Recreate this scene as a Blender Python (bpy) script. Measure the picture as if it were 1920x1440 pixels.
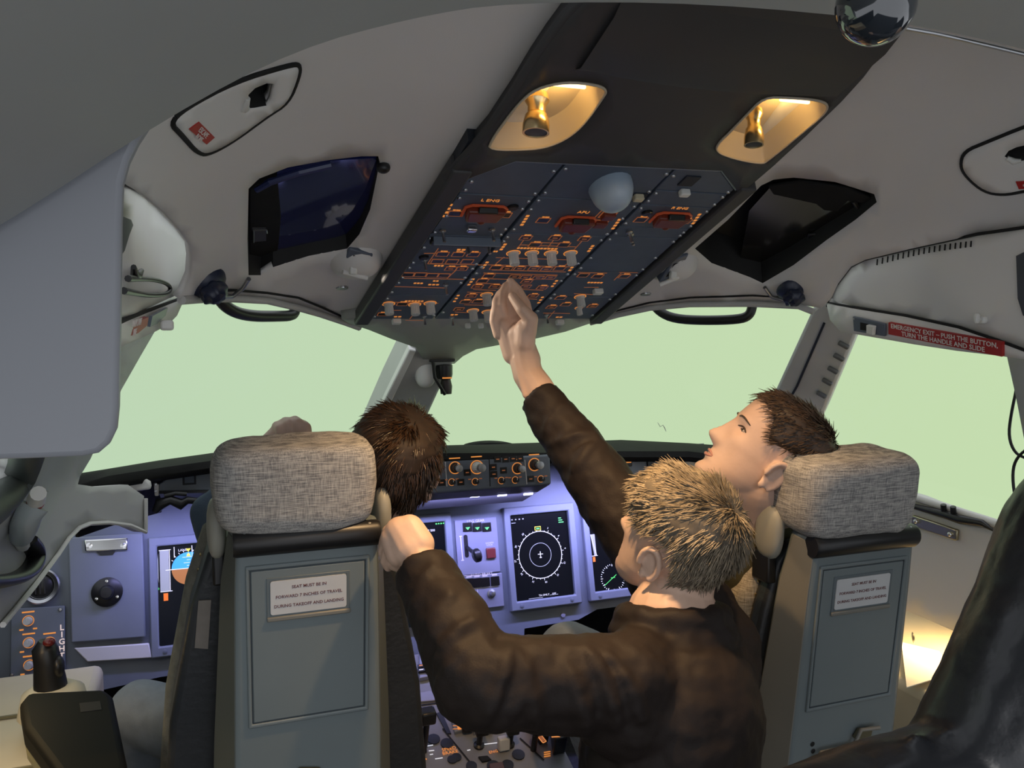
import bpy, bmesh, math, random
import numpy as np
from mathutils import Vector, Matrix, noise
from mathutils.geometry import delaunay_2d_cdt

for o in list(bpy.data.objects): bpy.data.objects.remove(o)
SC = bpy.context.scene
COL = SC.collection
random.seed(7)

# ------------------------------------------------------------------ camera
FPX = 1600.0
CAM = Vector((-0.69, 0.0, 1.45))
YAW, PIT = math.radians(20.5), math.radians(-4.65)
FWD = Vector((math.sin(YAW)*math.cos(PIT), math.cos(YAW)*math.cos(PIT), math.sin(PIT)))
RGT = Vector((math.cos(YAW), -math.sin(YAW), 0))
UPV = RGT.cross(FWD)
cd = bpy.data.cameras.new('camera'); cam = bpy.data.objects.new('camera', cd); COL.objects.link(cam)
m3 = Matrix((RGT, UPV, -FWD)).transposed()
cam.matrix_world = Matrix.Translation(CAM) @ m3.to_4x4()
cd.sensor_fit = 'HORIZONTAL'; cd.sensor_width = 36.0; cd.lens = FPX/1920*36.0; cd.clip_start = 0.02
SC.camera = cam

# ------------------------------------------------------------------ world, lights, exposure
w = bpy.data.worlds.new('world'); SC.world = w; w.use_nodes = True
w.node_tree.nodes['Background'].inputs[0].default_value = (0.90, 0.94, 1.0, 1)
w.node_tree.nodes['Background'].inputs[1].default_value = 1.0
SC.view_settings.view_transform = 'Standard'; SC.view_settings.look = 'None'
SC.view_settings.gamma = 1.0; SC.view_settings.use_curve_mapping = False
SC.view_settings.exposure = 0.0

def area_light(name, loc, target, size, power, color, sy=None, spread=None):
    l = bpy.data.lights.new(name, 'AREA'); l.energy = power; l.color = color; l.size = size
    if sy: l.shape = 'RECTANGLE'; l.size_y = sy
    if spread: l.spread = math.radians(spread)
    o = bpy.data.objects.new(name, l); COL.objects.link(o); o.location = loc
    o.rotation_euler = (Vector(target)-Vector(loc)).to_track_quat('-Z', 'Y').to_euler()
    return o
# fill light added behind the camera, no fixture stands there
area_light('rear_fill_light', (-0.35, -0.75, 1.93), (-0.2, 0.9, 0.9), 0.45, 4.0, (1.0, 0.95, 0.92))
# LED strip under the glareshield that washes the main panel in violet blue
for xx, ww, pw in ((-0.62, 0.50, 1.4), (0.0, 0.66, 3.6), (0.62, 0.50, 3.8)):
    area_light('glareshield_led_light', (xx, 2.43, 0.895), (xx, 2.57, 0.62), ww, pw, (0.42, 0.42, 1.0), sy=0.02, spread=150)

# ------------------------------------------------------------------ pixels to rays
def ray(x, y): return FWD + RGT*((x-960)/FPX) - UPV*((y-720)/FPX)
def AY(x, y, Y): d = ray(x, y); return CAM + d*(Y/d.y)
def AX(x, y, X): d = ray(x, y); return CAM + d*((X-CAM.x)/d.x)
def AZ(x, y, Z): d = ray(x, y); return CAM + d*((Z-CAM.z)/d.z)
def AD(x, y, D): return CAM + ray(x, y)*D
def hit(x, y, f, t0=0.25, t1=6.0, n=160):
    d = ray(x, y); a = f(CAM+d*t0); ta = t0
    for i in range(1, n+1):
        t = t0+(t1-t0)*i/n; b = f(CAM+d*t)
        if a*b <= 0:
            lo, hi, fl = ta, t, a
            for k in range(30):
                mid = (lo+hi)/2; fm = f(CAM+d*mid)
                if fl*fm <= 0: hi = mid
                else: lo, fl = mid, fm
            return CAM+d*((lo+hi)/2)
        a, ta = b, t
    return CAM+d*t1
def plane_f(p, n):
    p, n = Vector(p), Vector(n)
    return lambda q: (q-p).dot(n)

class Frame:
    """a flat panel: origin o, right u, up v, outward n"""
    def __init__(s, o, u, v):
        s.o = Vector(o); s.u = Vector(u).normalized(); v = Vector(v)
        s.v = (v - s.u*v.dot(s.u)).normalized(); s.n = s.u.cross(s.v)
        s.M = Matrix.Translation(s.o) @ Matrix((s.u, s.v, s.n)).transposed().to_4x4()
    def px(s, x, y, h=0.0):
        d = ray(x, y); t = ((s.o + s.n*h - CAM).dot(s.n))/d.dot(s.n); p = CAM + d*t - s.o
        return (p.dot(s.u), p.dot(s.v))
    def at(s, a, b, h=0.0): return s.o + s.u*a + s.v*b + s.n*h
    def mat(s, a, b, h=0.0, rot=0.0, sc=(1, 1, 1)):
        return s.M @ Matrix.Translation((a, b, h)) @ Matrix.Rotation(rot, 4, 'Z') @ Matrix.Diagonal((*sc, 1))
    def pm(s, x, y, h=0.0, rot=0.0, sc=(1, 1, 1)):
        a, b = s.px(x, y); return s.mat(a, b, h, rot, sc)

# ------------------------------------------------------------------ materials
MATS = {}
def mat(name, col, rough=0.6, metal=0.0, var=0.0, vscale=8.0, bump=0.0, bscale=200.0, emit=None, estr=1.0,
        coat=0.0, stretch=(1, 1, 1), spec=0.5, sheen=0.0, trans=0.0):
    if name in MATS: return MATS[name]
    m = bpy.data.materials.new(name); m.use_nodes = True; nt = m.node_tree; b = nt.nodes['Principled BSDF']
    b.inputs['Base Color'].default_value = (*col, 1); b.inputs['Roughness'].default_value = rough
    b.inputs['Metallic'].default_value = metal; b.inputs['Specular IOR Level'].default_value = spec
    b.inputs['Coat Weight'].default_value = coat; b.inputs['Sheen Weight'].default_value = sheen
    b.inputs['Transmission Weight'].default_value = trans
    if emit:
        b.inputs['Emission Color'].default_value = (*emit, 1); b.inputs['Emission Strength'].default_value = estr
    if var or bump:
        tc = nt.nodes.new('ShaderNodeTexCoord'); mp = nt.nodes.new('ShaderNodeMapping')
        mp.inputs['Scale'].default_value = stretch; nt.links.new(tc.outputs['Object'], mp.inputs['Vector'])
    if var:
        nz = nt.nodes.new('ShaderNodeTexNoise'); nz.inputs['Scale'].default_value = vscale; nz.inputs['Detail'].default_value = 5
        nt.links.new(mp.outputs[0], nz.inputs['Vector'])
        rp = nt.nodes.new('ShaderNodeMapRange'); rp.inputs['From Min'].default_value = 0.3; rp.inputs['From Max'].default_value = 0.7
        rp.inputs['To Min'].default_value = 1-var; rp.inputs['To Max'].default_value = 1+var
        nt.links.new(nz.outputs['Fac'], rp.inputs['Value'])
        mx = nt.nodes.new('ShaderNodeVectorMath'); mx.operation = 'SCALE'; mx.inputs[0].default_value = col
        nt.links.new(rp.outputs[0], mx.inputs['Scale']); nt.links.new(mx.outputs[0], b.inputs['Base Color'])
    if bump:
        n2 = nt.nodes.new('ShaderNodeTexNoise'); n2.inputs['Scale'].default_value = bscale; n2.inputs['Detail'].default_value = 3
        nt.links.new(mp.outputs[0], n2.inputs['Vector'])
        bp = nt.nodes.new('ShaderNodeBump'); bp.inputs['Strength'].default_value = bump; bp.inputs['Distance'].default_value = 0.004
        nt.links.new(n2.outputs['Fac'], bp.inputs['Height']); nt.links.new(bp.outputs[0], b.inputs['Normal'])
    MATS[name] = m; return m

def weave_mat(name, c1, c2):
    """coarse heathered upholstery: horizontal and vertical threads"""
    m = bpy.data.materials.new(name); m.use_nodes = True; nt = m.node_tree; b = nt.nodes['Principled BSDF']
    tc = nt.nodes.new('ShaderNodeTexCoord'); fac = []
    for sc in ((60, 60, 900), (900, 900, 60)):
        mp = nt.nodes.new('ShaderNodeMapping'); mp.inputs['Scale'].default_value = sc
        nz = nt.nodes.new('ShaderNodeTexNoise'); nz.inputs['Scale'].default_value = 0.7; nz.inputs['Detail'].default_value = 2
        nt.links.new(tc.outputs['Object'], mp.inputs[0]); nt.links.new(mp.outputs[0], nz.inputs['Vector']); fac.append(nz)
    ad = nt.nodes.new('ShaderNodeMath'); ad.operation = 'MULTIPLY_ADD'; ad.inputs[1].default_value = 0.6; 
    sc2 = nt.nodes.new('ShaderNodeMath'); sc2.operation = 'MULTIPLY'; sc2.inputs[1].default_value = 0.4
    nt.links.new(fac[1].outputs['Fac'], sc2.inputs[0]); nt.links.new(fac[0].outputs['Fac'], ad.inputs[0]); nt.links.new(sc2.outputs[0], ad.inputs[2])
    cr = nt.nodes.new('ShaderNodeValToRGB'); cr.color_ramp.elements[0].position = 0.38; cr.color_ramp.elements[1].position = 0.62
    cr.color_ramp.elements[0].color = (*c1, 1); cr.color_ramp.elements[1].color = (*c2, 1)
    nt.links.new(ad.outputs[0], cr.inputs[0]); nt.links.new(cr.outputs[0], b.inputs['Base Color'])
    bp = nt.nodes.new('ShaderNodeBump'); bp.inputs['Strength'].default_value = 0.5; bp.inputs['Distance'].default_value = 0.002
    nt.links.new(ad.outputs[0], bp.inputs['Height']); nt.links.new(bp.outputs[0], b.inputs['Normal'])
    b.inputs['Roughness'].default_value = 0.95; b.inputs['Specular IOR Level'].default_value = 0.15
    MATS[name] = m; return m

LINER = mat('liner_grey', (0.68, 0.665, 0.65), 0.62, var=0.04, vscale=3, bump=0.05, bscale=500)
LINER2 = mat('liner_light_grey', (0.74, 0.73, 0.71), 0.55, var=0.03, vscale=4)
FRAME = mat('window_frame_grey', (0.50, 0.50, 0.49), 0.6, var=0.05, vscale=6)
GAP = mat('black_gap', (0.006, 0.006, 0.006), 0.8)
BLACK = mat('black_plastic', (0.012, 0.012, 0.013), 0.38)
MATTE = mat('matte_black', (0.013, 0.013, 0.013), 0.8, var=0.15, vscale=20, spec=0.15)
HOUSING = mat('charcoal_housing', (0.045, 0.045, 0.048), 0.55, var=0.06, vscale=6, bump=0.04, bscale=600)
PANEL = mat('panel_slate_blue', (0.078, 0.102, 0.145), 0.5, var=0.08, vscale=25)
PANELD = mat('panel_seam_dark', (0.012, 0.016, 0.025), 0.6)
MAIN = mat('panel_blue_grey', (0.20, 0.225, 0.27), 0.5, var=0.05, vscale=14)
MAIN2 = mat('panel_mid_blue_grey', (0.16, 0.185, 0.225), 0.5, var=0.05, vscale=14)
SEATSH = mat('seat_shell_grey', (0.175, 0.21, 0.22), 0.42, var=0.05, vscale=5)
SEATSD = mat('seat_side_grey', (0.21, 0.205, 0.18), 0.45, var=0.05, vscale=5)
LEATHER = mat('black_leather', (0.026, 0.029, 0.033), 0.42, var=0.15, vscale=10, bump=0.25, bscale=90)
FABRIC = weave_mat('heather_grey_fabric', (0.18, 0.18, 0.182), (0.52, 0.50, 0.47))
BEIGEF = weave_mat('beige_fabric', (0.22, 0.19, 0.14), (0.50, 0.44, 0.34))
CHROME = mat('chrome', (0.75, 0.75, 0.76), 0.18, 1.0)
STEEL = mat('dull_steel', (0.45, 0.46, 0.48), 0.35, 1.0)
BRASS = mat('brass_gasper', (0.80, 0.62, 0.34), 0.25, 1.0)
KNOB = mat('knob_pale_grey', (0.60, 0.61, 0.59), 0.45)
WHITE = mat('white_plastic', (0.72, 0.72, 0.69), 0.4)
CREAM = mat('cream_panel', (0.62, 0.55, 0.38), 0.55, var=0.05, vscale=6)
RED = mat('red_placard', (0.42, 0.018, 0.016), 0.5, var=0.04, vscale=30)
ORANGE = mat('amber_lit_marking', (0.5, 0.2, 0.04), 0.5, emit=(1.0, 0.34, 0.07), estr=0.55)
ORANGED = mat('amber_dim_marking', (0.3, 0.12, 0.05), 0.5, emit=(1.0, 0.30, 0.10), estr=0.15)
REDLIT = mat('red_guard', (0.085, 0.018, 0.013), 0.35, emit=(1.0, 0.12, 0.03), estr=0.012)
BUTTON = mat('button_black', (0.008, 0.007, 0.007), 0.3)
BUTTONR = mat('button_dark_red', (0.05, 0.012, 0.010), 0.3)
WLIT = mat('white_lit_marking', (0.6, 0.6, 0.6), 0.5, emit=(0.9, 0.9, 0.95), estr=0.6)
LEDM = mat('white_led', (0.9, 0.9, 0.9), 0.5, emit=(0.92, 0.93, 1.0), estr=2.2)
GLIT = mat('green_lit', (0.1, 0.5, 0.1), 0.5, emit=(0.10, 0.85, 0.20), estr=0.8)
CYLIT = mat('sky_blue_lit', (0.05, 0.3, 0.6), 0.5, emit=(0.04, 0.30, 0.85), estr=0.9)
BRLIT = mat('ground_brown_lit', (0.3, 0.12, 0.03), 0.5, emit=(0.40, 0.15, 0.03), estr=0.7)
YLIT = mat('yellow_lit', (0.6, 0.5, 0.05), 0.5, emit=(0.9, 0.75, 0.05), estr=0.7)
GRLIT = mat('grey_lit', (0.3, 0.3, 0.3), 0.5, emit=(0.30, 0.33, 0.36), estr=0.6)
SCREEN = mat('display_glass', (0.002, 0.002, 0.003), 0.25, spec=0.15, emit=(0.004, 0.005, 0.008), estr=1.0)
INK = mat('dark_red_ink', (0.16, 0.06, 0.06), 0.6)
INKW = mat('white_ink', (0.78, 0.72, 0.68), 0.6)
BLUEP = mat('navy_rubber', (0.012, 0.018, 0.045), 0.35)
SKIN = mat('skin', (0.68, 0.47, 0.36), 0.5, var=0.08, vscale=18, bump=0.06, bscale=140, spec=0.4)

# ------------------------------------------------------------------ mesh builder
def link_obj(name, me, m=None, parent=None, M=None):
    o = bpy.data.objects.new(name, me); COL.objects.link(o)
    if m is not None and len(me.materials) == 0: me.materials.append(m)
    if parent is not None:
        o.parent = parent; o.matrix_parent_inverse = WM[parent.name].inverted()
    if M is not None: o.matrix_basis = M
    WM[o.name] = M.copy() if M is not None else Matrix.Identity(4)
    return o
WM = {}

def thing(name, loc, label, cat, group=None):
    o = bpy.data.objects.new(name, None); COL.objects.link(o); o.location = loc; o.empty_display_size = 0.05
    WM[o.name] = Matrix.Translation(loc)
    return tag(o, label, cat, group)
def tag(o, label, cat=None, group=None, kind=None):
    if label: o['label'] = label
    if cat: o['category'] = cat
    if group: o['group'] = group
    if kind: o['kind'] = kind
    return o
def struct(o, label, cat):
    return tag(o, label, cat, kind='structure')

class MB:
    def __init__(s): s.v = []; s.f = []
    def add(s, vs, fs):
        n = len(s.v); s.v += [tuple(p) for p in vs]; s.f += [tuple(i+n for i in f) for f in fs]; return s
    def box(s, c, size, R=None):
        c = Vector(c); hx, hy, hz = [k/2 for k in size]
        P = [Vector((x, y, z)) for x in (-hx, hx) for y in (-hy, hy) for z in (-hz, hz)]
        if R is not None: P = [R @ p for p in P]
        return s.add([c+p for p in P], [(0, 1, 3, 2), (4, 6, 7, 5), (0, 4, 5, 1), (2, 3, 7, 6), (0, 2, 6, 4), (1, 5, 7, 3)])
    def prism(s, pts, vec):
        vec = Vector(vec); n = len(pts); A = [Vector(p) for p in pts]; B = [p+vec for p in A]
        nm = Vector((0, 0, 0))
        for i in range(n): nm += A[i].cross(A[(i+1) % n])
        fl = nm.dot(vec) > 0
        f = [tuple(range(n))[::-1] if fl else tuple(range(n)), tuple(range(n, 2*n)) if fl else tuple(range(n, 2*n))[::-1]]
        for i in range(n):
            j = (i+1) % n; q = (i, j, j+n, i+n); f.append(q if fl else q[::-1])
        return s.add(A+B, f)
    def loft(s, rings, closed=True, caps=True):
        n = len(rings[0]); vs = [p for r in rings for p in r]; f = []
        for k in range(len(rings)-1):
            for i in range(n if closed else n-1):
                j = (i+1) % n; f.append((k*n+i, k*n+j, (k+1)*n+j, (k+1)*n+i))
        if caps: f += [tuple(range(n))[::-1], tuple(range((len(rings)-1)*n, len(rings)*n))]
        return s.add(vs, f)
    def tube(s, pts, r, n=8, caps=True, up=None, flat=None):
        pts = [Vector(p) for p in pts]; m = len(pts)
        rr = r if isinstance(r, (list, tuple)) else [r]*m
        T = []
        for i in range(m):
            a = pts[max(i-1, 0)]; b = pts[min(i+1, m-1)]; t = (b-a); T.append(t.normalized() if t.length > 1e-9 else Vector((0, 0, 1)))
        ref = Vector(up) if up else (Vector((0, 0, 1)) if abs(T[0].z) < 0.9 else Vector((1, 0, 0)))
        x = (ref - T[0]*ref.dot(T[0])).normalized(); rings = []
        for i in range(m):
            x = (x - T[i]*x.dot(T[i])).normalized(); y = T[i].cross(x); fl = flat if flat else 1.0
            rings.append([pts[i] + (x*math.cos(a)*rr[i]*fl + y*math.sin(a)*rr[i]) for a in [2*math.pi*k/n for k in range(n)]])
        return s.loft(rings, True, caps)
    def lathe(s, prof, o, axis, n=20):
        o = Vector(o); ax = Vector(axis).normalized()
        ref = Vector((0, 0, 1)) if abs(ax.z) < 0.9 else Vector((1, 0, 0))
        x = (ref-ax*ref.dot(ax)).normalized(); y = ax.cross(x); rings = []
        for r, h in prof:
            rings.append([o+ax*h+(x*math.cos(2*math.pi*k/n)+y*math.sin(2*math.pi*k/n))*max(r, 1e-5) for k in range(n)])
        return s.loft(rings, True, True)
    def ell(s, c, r, R=None, nu=16, nv=10, p=2.0):
        c = Vector(c); e = 2.0/p; rings = []
        sg = lambda t: math.copysign(abs(t)**e, t)
        for i in range(nv+1):
            ph = -math.pi/2+math.pi*i/nv; ph = max(min(ph, math.pi/2-0.02), -math.pi/2+0.02); row = []
            for k in range(nu):
                th = 2*math.pi*k/nu
                q = Vector((r[0]*sg(math.cos(ph))*sg(math.cos(th)), r[1]*sg(math.cos(ph))*sg(math.sin(th)), r[2]*sg(math.sin(ph))))
                row.append(c+(R @ q if R is not None else q))
            rings.append(row)
        return s.loft(rings, True, True)
    def cone(s, a, b, ra, rb, n=14):
        """tapered capsule with round ends"""
        a, b = Vector(a), Vector(b); ax = (b-a); L = ax.length; ax = ax/L if L > 1e-9 else Vector((0, 0, 1)); prof = []
        for i in range(6): t = math.pi/2*(1-i/6); prof.append((ra*math.cos(t)+1e-5, -ra*math.sin(t)))
        prof.append((ra, 0)); prof.append((rb, L))
        for i in range(1, 7): t = math.pi/2*i/6; prof.append((rb*math.cos(t)+1e-5, L+rb*math.sin(t)))
        return s.lathe(prof, a, ax, n)
    def chain(s, pts, rs, n=14):
        for i in range(len(pts)-1): s.cone(pts[i], pts[i+1], rs[i], rs[i+1], n)
        return s
    def mesh(s, name):
        me = bpy.data.meshes.new(name); me.from_pydata(s.v, [], s.f); me.update(); return me
    def build(s, name, m, parent=None, smooth=None, bevel=0.0, seg=2, M=None):
        me = s.mesh(name); shade(me, smooth)
        o = link_obj(name, me, m, parent, M)
        if bevel: add_bevel(o, bevel, seg)
        return o
def shade(me, smooth):
    if smooth is None: return
    me.polygons.foreach_set('use_smooth', [True]*len(me.polygons))
    if smooth < 180: me.set_sharp_from_angle(angle=math.radians(smooth))
def add_bevel(o, wd, seg=2):
    b = o.modifiers.new('bevel', 'BEVEL'); b.width = wd; b.segments = seg; b.limit_method = 'ANGLE'; b.angle_limit = math.radians(40)
    o.data.polygons.foreach_set('use_smooth', [True]*len(o.data.polygons)); o.data.set_sharp_from_angle(angle=math.radians(35))
def chaikin(P, k=2, closed=True):
    P = [Vector(p) for p in P]
    for _ in range(k):
        Q = []; n = len(P)
        for i in range(n if closed else n-1):
            a, b = P[i], P[(i+1) % n]; Q += [a*0.75+b*0.25, a*0.25+b*0.75]
        if not closed: Q = [P[0]]+Q+[P[-1]]
        P = Q
    return P
def rrect(w, h, r, n=4):
    """rounded rectangle outline in 2d"""
    out = []
    for cx, cy, a0 in ((w/2-r, h/2-r, 0), (-w/2+r, h/2-r, 90), (-w/2+r, -h/2+r, 180), (w/2-r, -h/2+r, 270)):
        for i in range(n+1):
            a = math.radians(a0+90*i/n); out.append((cx+r*math.cos(a), cy+r*math.sin(a)))
    return out
def inside(p, poly):
    x, y = p; r = False; n = len(poly); j = n-1
    for i in range(n):
        xi, yi = poly[i][0], poly[i][1]; xj, yj = poly[j][0], poly[j][1]
        if (yi > y) != (yj > y) and x < (xj-xi)*(y-yi)/(yj-yi)+xi: r = not r
        j = i
    return r
def resample(P, step, closed=True):
    out = []; n = len(P)
    for i in range(n if closed else n-1):
        a, b = Vector(P[i]).to_2d(), Vector(P[(i+1) % n]).to_2d(); k = max(1, int((b-a).length/step))
        out += [a+(b-a)*(j/k) for j in range(k)]
    if not closed: out.append(Vector(P[-1]).to_2d())
    return out
def patch_mesh(outline, f, holes=(), step=30, bulge=None):
    """a curved liner piece: outline and holes traced as sight lines, met with the real surface f = 0"""
    O = resample(outline, step); H = [resample(h, step*0.6) for h in holes]
    V = list(O); E = [(i, (i+1) % len(O)) for i in range(len(O))]
    for h in H:
        b = len(V); V += h; E += [(b+i, b+(i+1) % len(h)) for i in range(len(h))]
    xs = [p.x for p in O]; ys = [p.y for p in O]
    x = min(xs)+step*0.5
    k = 0
    bd = list(V)
    while x < max(xs):
        y = min(ys)+step*(0.5 if k % 2 else 0.25)
        while y < max(ys):
            p = Vector((x, y))
            if inside(p, O) and not any(inside(p, h) for h in H) and min((p-q).length_squared for q in bd) > (step*0.45)**2: V.append(p)
            y += step
        x += step; k += 1
    vv, ee, ff, _, _, _ = delaunay_2d_cdt(V, E, [], 0, 0.01)
    F = []
    for t in ff:
        c = (vv[t[0]]+vv[t[1]]+vv[t[2]])/3
        if inside(c, O) and not any(inside(c, h) for h in H): F.append(t)
    P = [hit(p.x, p.y, f) for p in vv]
    m = MB(); m.v = [tuple(p) for p in P]
    for t in F:
        a, b, c = P[t[0]], P[t[1]], P[t[2]]
        m.f.append(tuple(t) if (b-a).cross(c-a).dot(CAM-a) > 0 else tuple(t)[::-1])
    return m
def patch(name, outline, f, mt, holes=(), step=30, parent=None, thick=0.012, smooth=40):
    o = patch_mesh(outline, f, holes, step).build(name, mt, parent, smooth)
    if thick:
        md = o.modifiers.new('solid', 'SOLIDIFY'); md.thickness = thick; md.offset = -1
    return o
def text(name, body, M, size, mt, parent, align='CENTER', depth=0.0003, bold=0.0, space=1.0, line=1.0):
    c = bpy.data.curves.new(name, 'FONT'); c.body = body; c.size = size; c.align_x = align; c.align_y = 'CENTER'
    c.extrude = depth; c.offset = bold; c.space_character = space; c.space_line = line; c.resolution_u = 2
    t = bpy.data.objects.new('tmp_text', c); COL.objects.link(t)
    dg = bpy.context.evaluated_depsgraph_get(); me = bpy.data.meshes.new_from_object(t.evaluated_get(dg))
    bpy.data.objects.remove(t); bpy.data.curves.remove(c); me.materials.clear()
    return link_obj(name, me, mt, parent, M)

# ================================================================== THE SETTING
def zc(x, y):
    y = max(y, 0.35); a = abs(x)
    return 1.47+(2.02-y)*0.36 - 1.0*max(0, a-0.35)**2 - 4.0*max(0, a-0.62)**2
F_CEIL = lambda p: p.z - zc(p.x, p.y)
def xs(z, y):
    x = 0.95-0.5*max(0, z-1.0)
    if y > 2.0: x -= 0.83*(y-2.0)**2
    return x
F_LEFT = lambda p: p.x + 0.98-0.55*max(0, p.z-1.1)-(0.6*(p.y-1.75)**2 if p.y > 1.75 else 0)
F_RIGHT = lambda p: p.x - xs(p.z, p.y)
F_XR = lambda p: p.x - (0.705+0.25*(1.6-p.z))
F_XL = lambda p: p.x + 0.760+0.25*max(0, 1.44-p.z)-0.25*max(0, p.y-1.2)**2
F_BROW = lambda p: p.z - (1.445-0.23*(p.y-2.02))

FZ = -0.10
CARPET = mat('dark_carpet', (0.03, 0.032, 0.036), 0.95, var=0.3, vscale=60, bump=0.4, bscale=400)
o = MB().box((0, 0.9, FZ-0.05), (3.0, 4.4, 0.1)).build('floor', CARPET); struct(o, 'dark carpeted cockpit floor', 'floor')
o = MB().box((0, 2.95, 0.38), (2.6, 0.06, 0.96)).build('wall_front', MATTE); struct(o, 'black footwell bulkhead below the main panel', 'wall')

VIS_R = [(1303,466),(1365,412),(1427,348),(1450,337),(1488,333),(1565,341),(1639,364),(1644,379),(1604,412),(1550,450),(1488,497),(1430,531),(1407,520),(1334,493)]
VIS_L = [(466,354),(486,335),(540,314),(617,300),(678,293),(709,293),(712,304),(705,339),(694,393),(674,439),(651,466),(578,480),(512,501),(489,516),(466,516),(464,447)]
CL = [(690,606),(647,602),(600,585),(559,574),(501,560),(440,556),(380,557),(335,560),(345,547),(358,516),(360,485),(358,462),(339,435),(308,400),(270,366),(239,347),(222,338),(222,230),(300,100),(300,-100),(1250,-160),(1110,60),(880,360)]
CR = [(1095,604),(1112,603),(1160,588),(1220,575),(1295,568),(1411,567),(1500,571),(1540,578),(1556,562),(1569,535),(1596,500),(1623,487),(1719,464),(1835,439),(1920,427),(2080,400),(2500,325),(2500,-250),(1500,-150),(1560,60),(1340,360)]
HOLE_L = [(458,200),(466,172),(478,160),(500,151),(514,152),(508,182),(500,194),(478,198)]
HOLE_R = [(1882,290),(1890,279),(1905,272),(1940,264),(1950,285),(1935,296),(1900,300)]
ml = patch_mesh(CL, F_CEIL, [VIS_L, HOLE_L], 26); mr = patch_mesh(CR, F_CEIL, [VIS_R, HOLE_R], 26)
ml.add(mr.v, mr.f)
ceil = ml.build('ceiling', LINER, None, 40)
md = ceil.modifiers.new('solid', 'SOLIDIFY'); md.thickness = 0.012; md.offset = -1
struct(ceil, 'moulded grey headliner panels on both sides of the overhead panel', 'ceiling')
POCKET = mat('pocket_black', (0.010, 0.010, 0.010), 0.7)
for loop in (VIS_L, VIS_R):
    P = [hit(x, y, F_CEIL) for x, y in resample(loop, 20)]
    m = MB(); n = len(P); up = Vector((0, 0.02, 0.075))
    c = sum(P, Vector())/n
    Q = [p*0.94+c*0.06+up for p in P]
    m.loft([P, Q], True, False); m.add(Q, [tuple(range(n))])
    m.build('visor_pocket', POCKET, ceil, 30)
# dark gasket where headliner meets the windscreens
for pts in ([(674,610),(647,600),(600,584),(559,572),(501,558),(440,554),(400,553),(340,556)], [(1108,601),(1160,586),(1220,573),(1295,566),(1411,565),(1500,569),(1528,580)]):
    m = MB(); m.tube([hit(x, y, F_CEIL)+Vector((0, 0.004, -0.006)) for x, y in resample(pts, 25, False)], 0.008, 8)
    m.build('window_gasket', FRAME, ceil, 60)
m = MB()
for pts in ([(640,592),(600,574),(559,557),(501,548),(440,543),(395,543)], [(1130,588),(1220,566),(1295,557),(1411,553),(1470,556)]):
    m.tube([hit(x, y, F_CEIL)-Vector((0, 0.0, 0.001)) for x, y in resample(pts, 25, False)], 0.003, 6)
m.build('liner_seam', GAP, ceil, 60)

# brow under the front end of the overhead panel
BROW = [(640,598),(700,592),(900,594),(1112,598),(1108,606),(1060,622),(1000,636),(930,648),(893,655),(868,668),(852,682),(800,684),(780,652),(735,636),(690,618),(655,607)]
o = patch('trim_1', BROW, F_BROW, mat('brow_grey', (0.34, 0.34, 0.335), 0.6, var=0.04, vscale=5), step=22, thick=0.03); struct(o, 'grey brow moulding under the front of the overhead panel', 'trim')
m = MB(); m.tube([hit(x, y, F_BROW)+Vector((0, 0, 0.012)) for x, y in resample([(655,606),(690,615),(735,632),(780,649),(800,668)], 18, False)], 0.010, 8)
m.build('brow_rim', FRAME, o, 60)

# centre post of the windscreen
pf = plane_f((0, 2.75, 1.15), (0.05, -0.75, -0.65))
def pp(l, f): return [hit(x, y, f) for x, y in l]
m = MB().prism(pp([(772,646),(728,735),(680,842),(672,860),(768,862),(776,838),(822,738),(860,664)], pf), (0.0, 0.09, 0.075))
o = m.build('trim_2', FRAME, None, None, 0.012, 3); struct(o, 'slanted grey centre post between the two windscreens', 'trim')
m = MB().prism(pp([(768,655),(724,744),(676,850),(690,850),(738,746),(781,658)], plane_f((0, 2.74, 1.145), (0.05, -0.75, -0.65))), (0.0, 0.02, 0.016))
m.build('post_edge_strip', LINER2, o, None, 0.004)

# right corner post
T, B = Vector((0.735, 1.72, 1.45)), Vector((0.95, 2.4, 1.0)); nrm = (B-T).cross(Vector((0.35, -0.75, -0.1))).normalized()
pf = plane_f(T, nrm)
PR = [(1523,581),(1452,736),(1385,850),(1310,960),(1440,990),(1490,890),(1545,772),(1606,626),(1560,560),(1535,572)]
P = pp(PR, pf); off = nrm*0.05; off = off if off.dot(CAM-T) < 0 else -off
o = MB().prism(P, off).build('trim_3', FRAME, None, None, 0.008); struct(o, 'grey corner post between right windscreen and right side window', 'trim')
m = MB().prism([p-off*0.06 for p in pp([(1544,604),(1493,722),(1420,850),(1424,851),(1497,724),(1548,606)], pf)], off*0.1); m.build('post_groove', PANELD, o)
for x, y in ((1583,645),(1574,668),(1563,692),(1552,714),(1541,738)):
    c = hit(x, y, pf); R = Matrix((nrm.cross((B-T).normalized()), (B-T).normalized(), nrm)).transposed()
    MB().box(c-off*0.08, (0.028, 0.012, 0.010), R).build('post_clip', mat('clip_grey', (0.12, 0.12, 0.115), 0.6), o, None, 0.003)

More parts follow.
